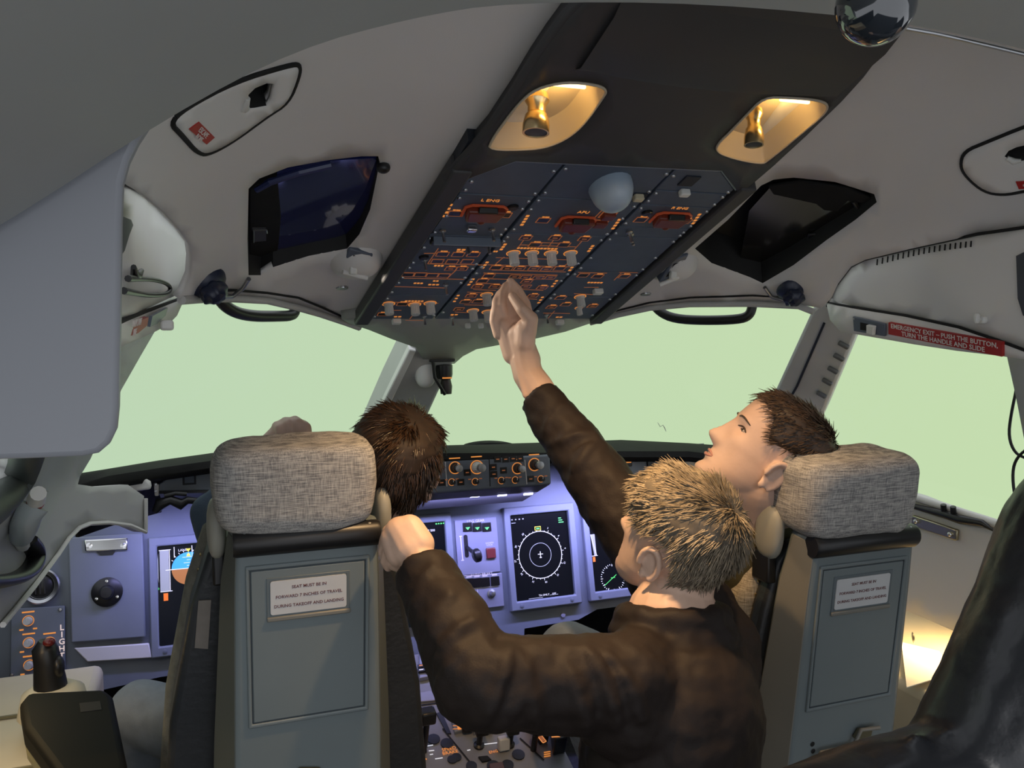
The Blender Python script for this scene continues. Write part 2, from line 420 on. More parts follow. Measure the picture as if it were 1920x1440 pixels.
# left wall and corner post, one sweep of liner
WL = [(335,556),(328,585),(308,609),(290,622),(265,665),(228,730),(170,860),(150,893),(146,908),(180,913),(240,909),(270,930),(270,998),(240,985),(200,980),(165,982),(145,990),(125,1010),(105,1040),(80,1075),(60,1100),(30,1140),(0,1172),(-160,1330),(-160,1050),(0,938),(20,915),(38,890),(48,865),(52,845),(75,780),(120,690),(190,600),(250,560)]
o = patch('wall_left', WL, F_LEFT, mat('wall_grey', (0.50, 0.495, 0.49), 0.6, var=0.04, vscale=4), step=24, thick=0.03); struct(o, 'grey left side wall liner sweeping down from the corner post', 'wall')
wl = o
m = MB(); m.tube([hit(x, y, F_LEFT) for x, y in resample([(66,800),(53,845),(49,865),(39,890),(22,917),(0,940),(-60,985)], 14, False)], 0.020, 8)
m.build('window_seal', mat('dark_green_seal', (0.05, 0.06, 0.055), 0.6), o, 60)
m = MB(); m.tube([hit(x, y, F_LEFT)+Vector((0.004, 0, 0)) for x, y in resample([(270,935),(270,998),(240,985),(200,980),(165,982),(145,990),(125,1010),(105,1040),(60,1100),(0,1172)], 14, False)], 0.005, 6)
m.build('liner_lip', LINER2, o, 60)
# low outer side walls
for sx, nm in ((-1, 'wall_left_lower'), (1, 'wall_right_lower')):
    o = MB().box((sx*1.30, 1.3, 0.40), (0.06, 3.4, 1.0)).build(nm, MATTE); struct(o, 'dark lower side wall behind the '+('left' if sx < 0 else 'right')+' side console', 'wall')
# right wall below the sill
WR = [(1540,884),(1640,910),(1720,934),(1920,998),(2150,1075),(2150,1360),(1800,1188),(1712,1150),(1540,1080)]
o = patch('wall_right', WR, F_RIGHT, LINER, step=28, thick=0.03); struct(o, 'grey right side wall under the side window sill', 'wall')
wr = o
m = MB().tube([hit(x, y, F_RIGHT) for x, y in resample([(1540,884),(1640,910),(1720,934),(1920,998),(2150,1075)], 30, False)], 0.010, 8); m.build('window_sill', LINER2, o, 60)
# rear post of right side window
f9 = lambda p: p.x-0.90+0.35*max(0, p.z-1.05)
o = patch('trim_4', [(1885,655),(1990,672),(2500,845),(2500,1250),(2150,1080),(1985,1020),(1935,900),(1905,745)], f9, FRAME, step=30, thick=0.04); struct(o, 'dark grey rear post of the right side window', 'trim')

# emergency exit covers over the side windows
XR = [(1556,562),(1569,535),(1596,500),(1623,487),(1719,464),(1835,439),(1920,427),(2080,400),(2500,325),(2500,850),(1925,655),(1880,640),(1800,612),(1700,590),(1600,574)]
XRB = [(1553,568),(1600,578),(1700,594),(1800,616),(1880,643),(1925,660),(1990,690),(1940,676),(1885,668),(1800,658),(1720,646),(1605,626),(1580,622),(1560,600)]
XL = [(345,547),(358,516),(360,485),(358,462),(339,435),(308,400),(270,366),(239,347),(228,343),(214,590),(214,604),(228,598),(270,581)]
XLB = [(228,602),(275,584),(338,560),(334,572),(325,592),(308,609),(285,621),(262,632),(228,645),(205,655),(205,612)]
xr = patch('exit_cover', XR, F_XR, LINER2, step=26, thick=0.02)
tag(xr, 'grey emergency exit cover with a row of vent slots above right side window', 'cover')
xl = patch('exit_cover', XL, F_XL, LINER2, step=26, thick=0.02)
tag(xl, 'rounded grey exit cover with a looped cable above left side window', 'cover')
for par, lp, f, nm, sx in ((xr, XRB, F_XR, 'lower_band', 1), (xl, XLB, F_XL, 'lower_band', -1)):
    mb = patch_mesh(lp, f, (), 22); mb.v = [(p[0]-sx*0.006, p[1], p[2]) for p in mb.v]
    ob = mb.build(nm, LINER2, par, 40); md = ob.modifiers.new('solid', 'SOLIDIFY'); md.thickness = 0.03; md.offset = -1
for par, f, sx, pts in ((xr, F_XR, 1, [(1553,575),(1556,562),(1569,535),(1596,500),(1623,487),(1719,464),(1835,439),(1920,427),(2000,412)]), (xr, F_XR, 1, [(1553,568),(1600,576),(1700,592),(1800,614),(1880,641),(1925,658)]),
                        (xl, F_XL, -1, [(345,549),(358,516),(360,485),(358,462),(339,435),(308,400),(270,366),(239,347),(215,338)]), (xl, F_XL, -1, [(210,609),(272,583),(338,559)])):
    MB().tube([hit(x, y, f)-Vector((sx*0.003, 0, 0)) for x, y in resample(pts, 18, False)], 0.0032, 6).build('cover_seam', GAP, par, 60)
for i in range(19):
    t = i/18; x = 1648+t*(1824-1648); y = 486-0.0*t+(452-486)*t-4*math.sin(math.pi*t)
    a = hit(x, y, F_XR); b = hit(x-1, y+11, F_XR); v = Vector((-0.004, 0, 0))
    MB().tube([a+v, b+v], 0.0016, 6).build('vent_slot', GAP, xr)
# right: dimmer switch and red placard
fr = Frame(hit(1632, 610, F_XR)-Vector((0.010, 0, 0)), hit(1690, 620, F_XR)-hit(1610, 606, F_XR), hit(1632, 590, F_XR)-hit(1632, 625, F_XR))
def qd(fr, pts, h0, h1):
    return MB().prism([fr.at(*fr.px(x, y), h0) for x, y in pts], fr.n*(h1-h0))
sw = qd(fr, [(1602,592),(1663,606),(1663,630),(1604,620)], 0, 0.006).build('dimmer_plate', mat('switch_slate', (0.10, 0.12, 0.16), 0.4), xr, None, 0.002)
qd(fr, [(1617,603),(1645,609),(1645,622),(1617,617)], 0.0045, 0.0065).build('slot', GAP, sw)
qd(fr, [(1634,606),(1648,609),(1646,626),(1634,622)], 0.006, 0.016).build('slider', WHITE, sw, None, 0.002)
a = fr.px(1605, 597); text('switch_digit', '9', fr.mat(a[0], a[1], 0.0062), 0.007, WHITE, sw)
pl = qd(fr, [(1668,604),(1881,641),(1881,668),(1668,626)], -0.004, 0.0035).build('placard', RED, xr); pl['label'] = 'red emergency exit placard'
A, Bq = fr.px(1668, 615), fr.px(1881, 655); rot = math.atan2(Bq[1]-A[1], Bq[0]-A[0]); L = math.hypot(Bq[0]-A[0], Bq[1]-A[1])
c = ((A[0]+Bq[0])/2, (A[1]+Bq[1])/2)
text('placard_text', 'EMERGENCY EXIT – PUSH THE BUTTON,\nTURN THE HANDLE AND SLIDE', fr.mat(c[0], c[1], 0.0042, rot), L*0.051, INKW, pl, space=1.02, line=0.92, bold=0.0002)
# coat hook
h = hit(1845, 600, F_XR)
m = MB().ell(h-Vector((0.006, 0, 0)), (0.008, 0.011, 0.008), None, 12, 8, 3); m.tube([h, h+Vector((-0.022, -0.002, 0.002)), h+Vector((-0.03, -0.006, 0.006))], 0.004, 8); m.ell(h+Vector((-0.028, -0.008, 0.003)), (0.006, 0.004, 0.010), None, 10, 8, 3)
m.build('coat_hook', WHITE, xr, 50)
# right edge window recess of the cover
MB().prism(pp([(1905,480),(1925,470),(1990,470),(1990,600),(1918,592),(1908,560)], lambda p: F_XR(p)+0.004), (0.01, 0, 0)).build('cover_recess', mat('recess_slate', (0.05, 0.055, 0.07), 0.5), xr)
# left: switch + placard seen edge-on
fl = Frame(hit(265, 612, F_XL)+Vector((0.012, 0, 0)), hit(300, 600, F_XL)-hit(235, 622, F_XL), hit(265, 600, F_XL)-hit(265, 625, F_XL))
pl = qd(fl, [(228,614),(276,594),(273,610),(256,624),(228,634)], -0.004, 0.002).build('placard', RED, xl)
a = fl.px(250, 614); text('placard_text', 'EMERGENCY EXIT\nSLIDE', fl.mat(a[0], a[1], 0.0026, 0.0), 0.013, INKW, pl, line=0.9)
qd(fl, [(280,592),(310,576),(306,590),(290,606),(276,612)], 0, 0.004).build('dimmer_plate', mat('switch_slate', (0.10, 0.12, 0.16), 0.4), xl)
MB().box(hit(287, 610, F_XL)+Vector((0.02, 0, 0)), (0.02, 0.022, 0.016)).build('slider', WHITE, xl, None, 0.004)
# left cover handle recess and cable
MB().prism(pp([(228,405),(246,412),(250,422),(243,440),(234,470),(228,478)], lambda p: F_XL(p)-0.004), (-0.01, 0, 0)).build('cover_recess', mat('recess_slate', (0.05, 0.055, 0.07), 0.5), xl)
cb = MB(); v = Vector((0.012, 0, 0))
cb.tube([hit(x, y, F_XL)+v for x, y in [(p.x, p.y) for p in chaikin([Vector(q) for q in ((215,522),(240,522),(275,524),(300,532),(306,543),(296,552),(265,554),(235,550),(205,545))], 2, False)]], 0.0035, 8)
cb.tube([hit(x, y, F_XL)+v for x, y in ((228,500),(231,515),(238,516),(246,507))], [0.003, 0.005, 0.005, 0.003], 8)
o = cb.build('looped_cable', BLACK, None, 60); tag(o, 'thin black cable looped against the left exit cover', 'cable')

# window panes
GLASS = bpy.data.materials.new('window_glass'); GLASS.use_nodes = True; nt = GLASS.node_tree; nt.nodes.clear()
ou = nt.nodes.new('ShaderNodeOutputMaterial'); mx = nt.nodes.new('ShaderNodeMixShader'); tr = nt.nodes.new('ShaderNodeBsdfTransparent'); gl = nt.nodes.new('ShaderNodeBsdfGlossy')
gl.inputs['Roughness'].default_value = 0.02; tr.inputs['Color'].default_value = (0.985, 1, 0.985, 1); mx.inputs[0].default_value = 0.015
nt.links.new(tr.outputs[0], mx.inputs[1]); nt.links.new(gl.outputs[0], mx.inputs[2]); nt.links.new(mx.outputs[0], ou.inputs[0])
def pane(name, c, label):
    o = MB().add([Vector(p) for p in c], [(0, 1, 2, 3)]).build(name, GLASS); struct(o, label, 'window'); return o
pane('window_1', [(-0.02, 2.99, 0.90), (-0.02, 2.62, 1.40), (-0.80, 1.74, 1.56), (-1.10, 2.45, 0.90)], 'large left windscreen pane looking out to pale green light')
w2_ = pane('window_2', [(0.02, 2.99, 0.90), (0.02, 2.62, 1.40), (0.80, 1.74, 1.56), (1.10, 2.45, 0.90)], 'large right windscreen pane looking out to pale green light')
pane('window_3', [(-1.00, 2.25, 0.96), (-0.79, 1.75, 1.48), (-0.80, 0.95, 1.48), (-1.00, 0.95, 0.96)], 'left side window pane behind the left corner post')
pane('window_4', [(1.00, 2.25, 0.96), (0.79, 1.75, 1.48), (0.80, 0.95, 1.48), (1.00, 0.95, 0.96)], 'right side window pane behind the right seat')

fw2 = plane_f((0.02, 2.98, 0.90), Vector((0.0, -0.37, 0.5)).cross(Vector((0.78, -0.88, 0.16))))
MB().tube([hit(x, y, fw2) for x, y in ((1233,792),(1238,800),(1243,797),(1246,802),(1249,809))], [0.0006, 0.0012, 0.0010, 0.0014, 0.0006], 6).build('scratch_mark', FRAME, w2_)
# projection screen outside
SCR = bpy.data.materials.new('projection_screen'); SCR.use_nodes = True; nt = SCR.node_tree; b = nt.nodes['Principled BSDF']
b.inputs['Base Color'].default_value = (0, 0, 0, 1); b.inputs['Specular IOR Level'].default_value = 0
tc = nt.nodes.new('ShaderNodeTexCoord'); sx_ = nt.nodes.new('ShaderNodeSeparateXYZ'); mr_ = nt.nodes.new('ShaderNodeMapRange')
mr_.inputs['From Min'].default_value = -2.0; mr_.inputs['From Max'].default_value = 2.6
cr = nt.nodes.new('ShaderNodeValToRGB')      # the projected picture itself shifts from cooler to yellower green
cr.color_ramp.elements[0].color = (0.515, 0.670, 0.485, 1); cr.color_ramp.elements[1].color = (0.575, 0.730, 0.440, 1)
nt.links.new(tc.outputs['Object'], sx_.inputs[0]); nt.links.new(sx_.outputs['X'], mr_.inputs['Value']); nt.links.new(mr_.outputs[0], cr.inputs[0]); nt.links.new(cr.outputs[0], b.inputs['Emission Color'])
b.inputs['Emission Strength'].default_value = 1.0
m = MB(); rows = []
for z in (-0.2, 0.6, 1.4, 2.3):
    rows.append([(2.9*math.sin(math.radians(a)), 1.0+2.9*math.cos(math.radians(a)), z) for a in range(-84, 85, 6)])
n = len(rows[0]); m.v = [p for r in rows for p in r]
m.f = [(k*n+i, k*n+i+1, (k+1)*n+i+1, (k+1)*n+i) for k in range(3) for i in range(n-1)]
o = m.build('projection_screen', SCR, None, 180); tag(o, 'pale green glowing curved projection screen outside the cockpit windows', 'screen')
md = o.modifiers.new('solid', 'SOLIDIFY'); md.thickness = 0.03; md.offset = 1

# arch of the doorway the camera looks through
arch = [(-1.5,1.25),(-1.1,1.36),(-0.92,1.425),(-0.80,1.502),(-0.70,1.578),(-0.62,1.628),(-0.54,1.658),(-0.466,1.678),(-0.3,1.698),(-0.1,1.707),(0.044,1.700),(0.25,1.683),(0.45,1.64),(0.7,1.55),(0.9,1.44),(1.5,1.25)]
A = chaikin([Vector((x, 0, z)) for x, z in arch], 2, False)
ARCHM = mat('arch_grey', (0.33, 0.34, 0.335), 0.6, var=0.04, vscale=4)
m = MB(); rings = []
for y, dz in ((0.615, 0.30), (0.615, 0.012), (0.605, 0.0), (0.35, 0.012), (-0.1, 0.05), (-0.1, 0.30)):
    rings.append([p+Vector((0, y, dz)) for p in A])
m.loft(rings, False, False)
o = m.build('trim_5', ARCHM, None, 35); struct(o, 'dark grey arched soffit of the doorway framing the cockpit', 'trim')
m = MB().tube([p+Vector((0, 0.618, 0.002)) for p in A if p.x > -0.09], 0.0022, 6); m.build('edge_strip', STEEL, o, 60)

# grey-blue partition panel hanging at the left
fp = plane_f((0, 0.645, 0), (0, 1, 0.0))
P = pp([(310,215),(285,240),(262,275),(245,310),(234,350),(231,420),(229,600),(226,760),(222,800),(210,825),(190,842),(160,848),(60,852),(-220,860),(-220,120),(360,120)], fp)
o = MB().prism(P, (0, -0.02, 0)).build('partition_panel', mat('partition_blue_grey', (0.25, 0.262, 0.29), 0.45, var=0.02, vscale=3), None, None, 0.004)
tag(o, 'smooth blue-grey partition panel with rounded corner hanging under the arch', 'panel')

# ================================================================== OVERHEAD PANEL
OH = Frame((0, 2.025, 1.439), (1, 0, 0), (0, -0.638, 0.228))
def oc(X, Y): return (660+X/2.595, 290+Y/2.595)
def ouv(X, Y): return OH.px(*oc(X, Y))
oh = thing('overhead_switch_console', OH.at(0, 0.38, 0), 'dark blue overhead switch panel with amber lit legends and grey knobs', 'control panel')
lerp = lambda a, b, t: a+(b-a)*t
eL = lambda v: lerp(-0.297, -0.256, v/0.70); e1 = lambda v: lerp(-0.137, -0.110, v/0.77)
e2 = lambda v: lerp(0.106, 0.095, v/0.77); eR = lambda v: lerp(0.288, 0.254, v/0.71)
# backing and side rails
MB().prism([OH.at(a, b, -0.030) for a, b in ((-0.31, -0.02), (0.31, -0.02), (0.285, 0.80), (-0.285, 0.80))], OH.n*0.022).build('backing', PANELD, oh)
for sx in (-1, 1):
    P = [(sx*0.293, -0.022), (sx*0.328, -0.022), (sx*0.292, 0.73), (sx*0.258, 0.73)]
    MB().prism([OH.at(a, b, -0.025) for a, b in P], OH.n*0.033).build('side_rail', HOUSING, oh, None, 0.004)
g = 0.0014
G2 = 0.0036
def plate(vs, eA, eB, top=None):
    v0, v1 = vs
    P = [(eA(v0)+G2, v0+g), (eB(v0)-G2, v0+g), (eB(v1)-G2, v1-g), (eA(v1)+G2, v1-g)] if top is None else top
    MB().prism([OH.at(a, b, -0.010) for a, b in P], OH.n*0.010).build('panel_plate', PANEL, oh, None, 0.0012, 1)
for a, b in zip((0, 0.16, 0.25, 0.33, 0.478), (0.16, 0.25, 0.33, 0.478, 0.646)): plate((a, b), eL, e1)
plate((0, 0), eL, e1, [(eL(0.646)+g, 0.648), (e1(0.646)-g, 0.648), (e1(0.768)-g, 0.766), (-0.197, 0.764), (-0.257, 0.702)])
for a, b in zip((0, 0.28, 0.497, 0.647), (0.28, 0.497, 0.647, 0.770)): plate((a, b), e1, e2)
for a, b in zip((0, 0.16, 0.317, 0.50, 0.545, 0.64), (0.16, 0.317, 0.50, 0.545, 0.64, 0.696)): plate((a, b), e2, eR)
plate((0, 0), e2, eR, [(e2(0.7)+g, 0.698), (eR(0.7)-g, 0.698), (0.252, 0.715), (0.182, 0.777), (e2(0.77)+g, 0.772)])
# light rim along the top edge
MB().tube([OH.at(a, b, 0.001) for a, b in ((-0.258, 0.703), (-0.197, 0.766), (0.182, 0.780), (0.254, 0.717))], 0.0022, 6).build('panel_rim', mat('rim_slate', (0.16, 0.19, 0.24), 0.4), oh)

# screws
sm = MB().lathe([(0.0, -0.001), (0.0042, -0.001), (0.0042, 0.0010), (0.003, 0.0026), (0.0, 0.003)], (0, 0, 0), (0, 0, 1), 10).mesh('screw'); shade(sm, 40); sm.materials.append(STEEL)
def screw(fr, a, b, par, s=1.0): return link_obj('screw', sm, None, par, fr.mat(a, b, 0, 0, (s, s, s)))
for vs, f, sg in (((0.02, 0.14, 0.18, 0.235, 0.265, 0.318, 0.345, 0.42, 0.462, 0.49, 0.56, 0.63, 0.66, 0.69), eL, 1), ((0.03, 0.24, 0.27, 0.32, 0.345, 0.46, 0.49, 0.515, 0.60, 0.63, 0.66, 0.74), e1, -1),
                  ((0.05, 0.26, 0.295, 0.33, 0.46, 0.48, 0.515, 0.60, 0.635, 0.665, 0.75), e1, 1), ((0.06, 0.26, 0.30, 0.36, 0.48, 0.51, 0.58, 0.63, 0.665, 0.69, 0.755), e2, -1),
                  ((0.06, 0.15, 0.175, 0.30, 0.335, 0.39, 0.485, 0.515, 0.56, 0.625, 0.655, 0.685, 0.75), e2, 1), ((0.03, 0.145, 0.18, 0.30, 0.335, 0.40, 0.485, 0.515, 0.53, 0.56, 0.625, 0.655, 0.685, 0.705), eR, -1)):
    for v in vs: screw(OH, f(v)+sg*0.0085, v, oh, 1.0)

# push buttons: black cap inside an amber lit rim
bm_ = MB().box((0, 0, 0.0004), (0.0225, 0.0180, 0.0016)).mesh('push_button'); bm_.materials.append(BUTTON)
br_ = MB().box((0, 0, 0.0004), (0.0225, 0.0180, 0.0016)).mesh('push_button_red'); br_.materials.append(BUTTONR)
rimv = MB()
for (cx, cy, w_, h_) in ((0, 0.0095, 0.0252, 0.0016), (0, -0.0095, 0.0252, 0.0016), (0.0118, 0, 0.0016, 0.0206), (-0.0118, 0, 0.0016, 0.0206)): rimv.box((cx, cy, 0.0008), (w_, h_, 0.0012))
rm_ = rimv.mesh('lit_rim'); rm_.materials.append(ORANGED)
cap_ = MB().box((0, 0, 0.0014), (0.011, 0.0035, 0.0006)).mesh('legend'); cap_.materials.append(ORANGED)
lab_ = MB().box((-0.0045, 0, 0.0006), (0.005, 0.0036, 0.0006)).box((0.003, 0, 0.0006), (0.008, 0.0036, 0.0006)).mesh('legend_above'); lab_.materials.append(ORANGE)
def button(fr, a, b, par, sc=1.0, red=False, rim=True, label=True, legend=False, wd=1.0):
    o = link_obj('push_button', br_ if red else bm_, None, par, fr.mat(a, b, 0, 0, (sc*wd, sc, sc)))
    if rim: link_obj('lit_rim', rm_, None, o, fr.mat(a, b, 0, 0, (sc*wd, sc, sc)))
    if legend: link_obj('legend', cap_, None, o, fr.mat(a, b, 0, 0, (sc, sc, sc)))
    if label: link_obj('legend_above', lab_, None, o, fr.mat(a, b+0.0135*sc, 0, 0, (sc, sc, sc)))
    return o
# left column, centre column, right column
for X, Y in ((500,285),(742,292),(440,482),(516,484),(590,484),(415,517),(487,518),(560,518),(272,582),(332,582),(390,585),(447,586),(245,725),(150,775),
             (930,318),(890,437),(1030,437),(700,548),(1010,552),(665,588),(635,612),(552,714),(612,712),(1405,315),(1125,585),(1195,590),(1325,590),(1015,695),(1040,727)):
    button(OH, *ouv(X, Y), oh, 1.0, label=(Y not in (517, 518, 582, 585, 586)))
for X, Y in ((845,403),(988,403),(1130,408),(755,552),(815,552),(885,552),(945,555),(790,592),(845,594),(905,597),(965,596),(480,553),(535,553),(520,750),(845,640)):
    button(OH, *ouv(X, Y), oh, 0.95, legend=True, label=Y < 560)
for X, Y in ((610,640),(695,640),(925,645),(580,685),(880,685),(970,740),(1170,735),(1620,322),(850,615)):
    button(OH, *ouv(X, Y), oh, 1.0, red=True, legend=True)
# fire handles under guards
for X, Y, wd, tx in ((640,272,0.072,'L ENG'), (1085,325,0.066,'APU'), (1545,305,0.070,'R ENG')):
    a, b = ouv(X, Y); h = MB()
    h.prism([OH.at(a+x, b+y, 0) for x, y in ((-wd/2, 0.020), (wd/2, 0.020), (wd*0.42, -0.020), (-wd*0.42, -0.020))], OH.n*0.016)
    fh = h.build('fire_handle', REDLIT, oh, None, 0.004)
    r = MB(); r.tube([OH.at(a+x, b+y, 0.004) for x, y in ((-wd*0.52, -0.016), (-wd*0.54, 0.018), (-wd*0.4, 0.026), (wd*0.4, 0.026), (wd*0.54, 0.018), (wd*0.52, -0.016))], 0.0028, 6); r.build('guard_frame', mat('guard_red_lit', (0.3, 0.05, 0.03), 0.4, emit=(1, 0.16, 0.03), estr=0.07), fh)
    MB().box(OH.at(a, b+0.024, 0.012), (wd*0.5, 0.008, 0.012)).build('grip', BUTTON, fh, None, 0.002)
    MB().ell(OH.at(a, b-0.020, 0.012), (0.008, 0.007, 0.006)).build('catch', REDLIT, fh, 60)
    text('handle_legend', tx, OH.mat(a, b+0.040, 0.0006), 0.0125, ORANGE, fh)
# hexagonal test buttons
for X, Y in ((783,253),(1435,280),(350,497)):
    a, b = ouv(X, Y); MB().lathe([(0.011, 0), (0.011, 0.004), (0.008, 0.005), (0.0, 0.005)], OH.at(a, b, 0), OH.n, 8).build('test_button', BUTTON, oh)
# dark red guarded pair in the centre
for X, Y in ((1245,292),(1205,330)):
    a, b = ouv(X, Y); q = MB().box((0, 0, 0.004), (0.026, 0.020, 0.010)).build('guarded_switch', REDLIT, oh, None, 0.002, M=OH.mat(a, b))
    link_obj('lit_rim', rm_, None, q, OH.mat(a, b, 0, 0, (1.25, 1.2, 1)))
# rotary knobs: fluted cylinder with a pointer line
def knob_mesh(name, r, h, mt, flute=14, depth=0.10):
    m = MB(); rings = []
    for rr, hh in ((1.1, 0), (1.1, 0.18*h), (0.92, 0.22*h), (1.0, 0.9*h), (0.9, h), (0.0, h)):
        rings.append([(rr*r*(1-(depth if k % 2 else 0)*(1 if 0.2*h < hh < h else 0))*math.cos(2*math.pi*k/(2*flute)), rr*r*(1-(depth if k % 2 else 0)*(1 if 0.2*h < hh < h else 0))*math.sin(2*math.pi*k/(2*flute)), hh) for k in range(2*flute)])
    m.loft(rings); me = m.mesh(name); shade(me, 35); me.materials.append(mt); return me
kn_ = knob_mesh('rotary_knob', 0.0105, 0.026, KNOB)
kp_ = MB().box((0.0, 0.0065, 0.0262), (0.002, 0.010, 0.0008)).mesh('pointer'); kp_.materials.append(WHITE)
rg = MB(); rings = []
for r, h in ((0.0130, 0.0002), (0.0130, 0.0012), (0.0150, 0.0012), (0.0150, 0.0002)): rings.append([(r*math.cos(2*math.pi*k/24), r*math.sin(2*math.pi*k/24), h) for k in range(24)])
rg.loft(rings, True, False); ring_ = rg.mesh('lit_ring'); ring_.materials.append(ORANGE)
def knob(fr, a, b, par, sc=1.0, ring=True, rot=0.0, me=None):
    o = link_obj('rotary_knob', me or kn_, None, par, fr.mat(a, b, 0, rot, (sc, sc, sc)))
    link_obj('pointer', kp_, None, o, fr.mat(a, b, 0, rot, (sc, sc, sc)))
    if ring: link_obj('lit_ring', ring_, None, o, fr.mat(a, b, 0, 0, (sc, sc, sc)))
    return o
for X, Y in ((178,725),(305,728),(380,722),(785,478),(875,478),(968,478),(1063,478),(655,680),(588,758),(660,764),(1110,690),(1104,745)):
    knob(OH, *ouv(X, Y), oh, 0.72 if Y == 745 else 1.0, rot=0.3)
# toggle switches
tg = MB().lathe([(0.0065, 0), (0.0065, 0.004), (0.003, 0.005), (0.0022, 0.006), (0.003, 0.024), (0.0032, 0.027), (0.0, 0.028)], (0, 0, 0), (0, 0.15, 1), 10).mesh('toggle_switch'); shade(tg, 40); tg.materials.append(STEEL)
for X, Y in ((352,505),(455,628),(485,785),(350,780),(945,775),(660,425),(680,360),(1355,385),(1348,372),(440,365),(560,425)):
    link_obj('toggle_switch', tg, None, oh, OH.mat(*ouv(X, Y)))
# white sliding lids and dark sliders
for X, Y, s, mt in ((1615,172,1.0,WHITE),(1195,655,1.2,WHITE),(215,800,1.1,WHITE),(1010,805,1.1,WHITE),(562,822,0.7,WHITE),(626,822,0.7,WHITE),(580,345,1.0,CHROME),(405,408,1.1,BUTTON),(1390,195,1.0,CREAM)):
    a, b = ouv(X, Y); MB().box((0, 0, 0.006), (0.019*s, 0.014*s, 0.013)).build('slide_switch', mt, oh, None, 0.0025, M=OH.mat(a, b))
a, b = ouv(1640, 125); MB().box((0, 0, 0.001), (0.030, 0.034, 0.004)).build('slot_plate', PANELD, oh, None, 0.001, M=OH.mat(a, b))
a, b = ouv(1390, 200); MB().box((0, 0, 0.001), (0.032, 0.022, 0.003)).build('slot_plate', PANELD, oh, None, 0.001, M=OH.mat(a, b))
a, b = ouv(565, 420); MB().box((0, 0, 0.004), (0.115, 0.016, 0.012)).build('switch_guard_bar', PANELD, oh, None, 0.003, M=OH.mat(a, b))
a, b = ouv(560, 405); MB().box((0, 0, 0.008), (0.135, 0.004, 0.018)).build('switch_guard_bar', mat('rim_slate', (0.16, 0.19, 0.24), 0.4), oh, None, 0.001, M=OH.mat(a, b))
# pale half-dome lamp cover
a, b = ouv(1255, 150); m = MB(); rings = []
for i in range(9):
    t = i/8*math.pi/2; rings.append([OH.at(a+0.036*math.cos(t)**0.8*math.cos(q), b+0.048*math.cos(t)**0.8*math.sin(q)+0.012*math.sin(t), 0.052*math.sin(t)) for q in [2*math.pi*k/20 for k in range(20)]])
m.loft(rings); o = m.build('dome_cover', mat('dome_pale_blue', (0.36, 0.45, 0.56), 0.35), oh, 60); o['label'] = 'pale blue half-dome cover'
# amber lines
lm = MB()
def lines(mb, fr, conv, polys, w_=0.0018, h=0.0008):
    for pl in polys:
        for p, q in zip(pl[:-1], pl[1:]):
            a = Vector(conv(*p)); b = Vector(conv(*q)); d = (b-a)
            if d.length < 1e-6: continue
            nn = Vector((-d.y, d.x)).normalized()*w_/2
            mb.prism([fr.at(*(a+nn), 0.0), fr.at(*(b+nn), 0.0), fr.at(*(b-nn), 0.0), fr.at(*(a-nn), 0.0)], fr.n*h)
lines(lm, OH, ouv, [[(835,415),(805,455)],[(980,415),(950,455)],[(1120,418),(1080,462)],[(740,497),(700,530)],[(1085,495),(1030,545)],[(350,480),(440,478)],[(420,455),(368,530)],[(368,530),(640,536)],[(520,548),(462,602)],
    [(240,600),(545,606)],[(180,640),(450,648)],[(160,716),(420,722)],[(165,757),(240,757)],[(1230,255),(1110,380)],[(820,438),(1090,448)],[(870,425),(1060,432)],[(700,500),(1090,512)],[(680,560),(1040,570)],[(660,535),(1060,545)],[(640,575),(1000,585)],
    [(640,602),(760,606)],[(600,625),(720,628)],[(590,655),(700,660)],[(560,668),(640,672)],[(545,730),(690,733)],[(500,765),(560,768)],[(1100,572),(1240,576)],[(1310,575),(1275,610)],[(1300,572),(1390,574)],[(1080,675),(1175,680)],[(985,760),(950,800)],[(930,770),(1060,772)],[(820,600),(980,606)],[(830,655),(930,660)],[(845,700),(900,703)],[(280,800),(300,775)],[(260,805),(350,806)],[(1130,645),(1200,645)]])
tag(lm.build('amber_lines', ORANGED, oh), None, kind='stuff')
lb = MB()
for X, Y, n, dx, dy in ((470,262,4,10,-18),(845,312,4,9,-14),(740,442,3,9,-12),(652,530,3,10,-13),(584,612,3,10,-13),(512,692,3,9,-14),(1290,330,4,10,-14),(1166,450,3,9,-12),(1075,542,3,10,-13),(990,620,3,10,-13),(922,700,3,9,-13),(1680,305,4,10,-14)):
    for i in range(n):
        a, b = ouv(X+dx*(i-n/2), Y+dy*(i-n/2)); lb.prism([OH.at(a+x, b+y, 0) for x, y in ((-0.003, -0.0035), (0.003, -0.0035), (0.003, 0.0035), (-0.003, 0.0035))], OH.n*0.0008)
for X, Y, w_ in ((535,462,0.02),(410,614,0.014),(325,625,0.022),(400,632,0.026),(425,540,0.022),(850,395,0.012),(992,395,0.012),(1135,400,0.012),(305,712,0.045),(1185,622,0.04),(1275,265,0.03),(700,470,0.01),(860,455,0.05),(960,457,0.04),(500,778,0.02),(225,788,0.02),(1010,790,0.02)):
    a, b = ouv(X, Y)
    n = max(2, int(w_/0.007))
    for i in range(n):
        x0 = -w_/2+w_*i/n
        lb.prism([OH.at(a+x0+x, b+y, 0) for x, y in ((0, -0.003), (w_/n*0.7, -0.003), (w_/n*0.7, 0.003), (0, 0.003))], OH.n*0.0008)
tag(lb.build('amber_legends', ORANGE, oh), None, kind='stuff')

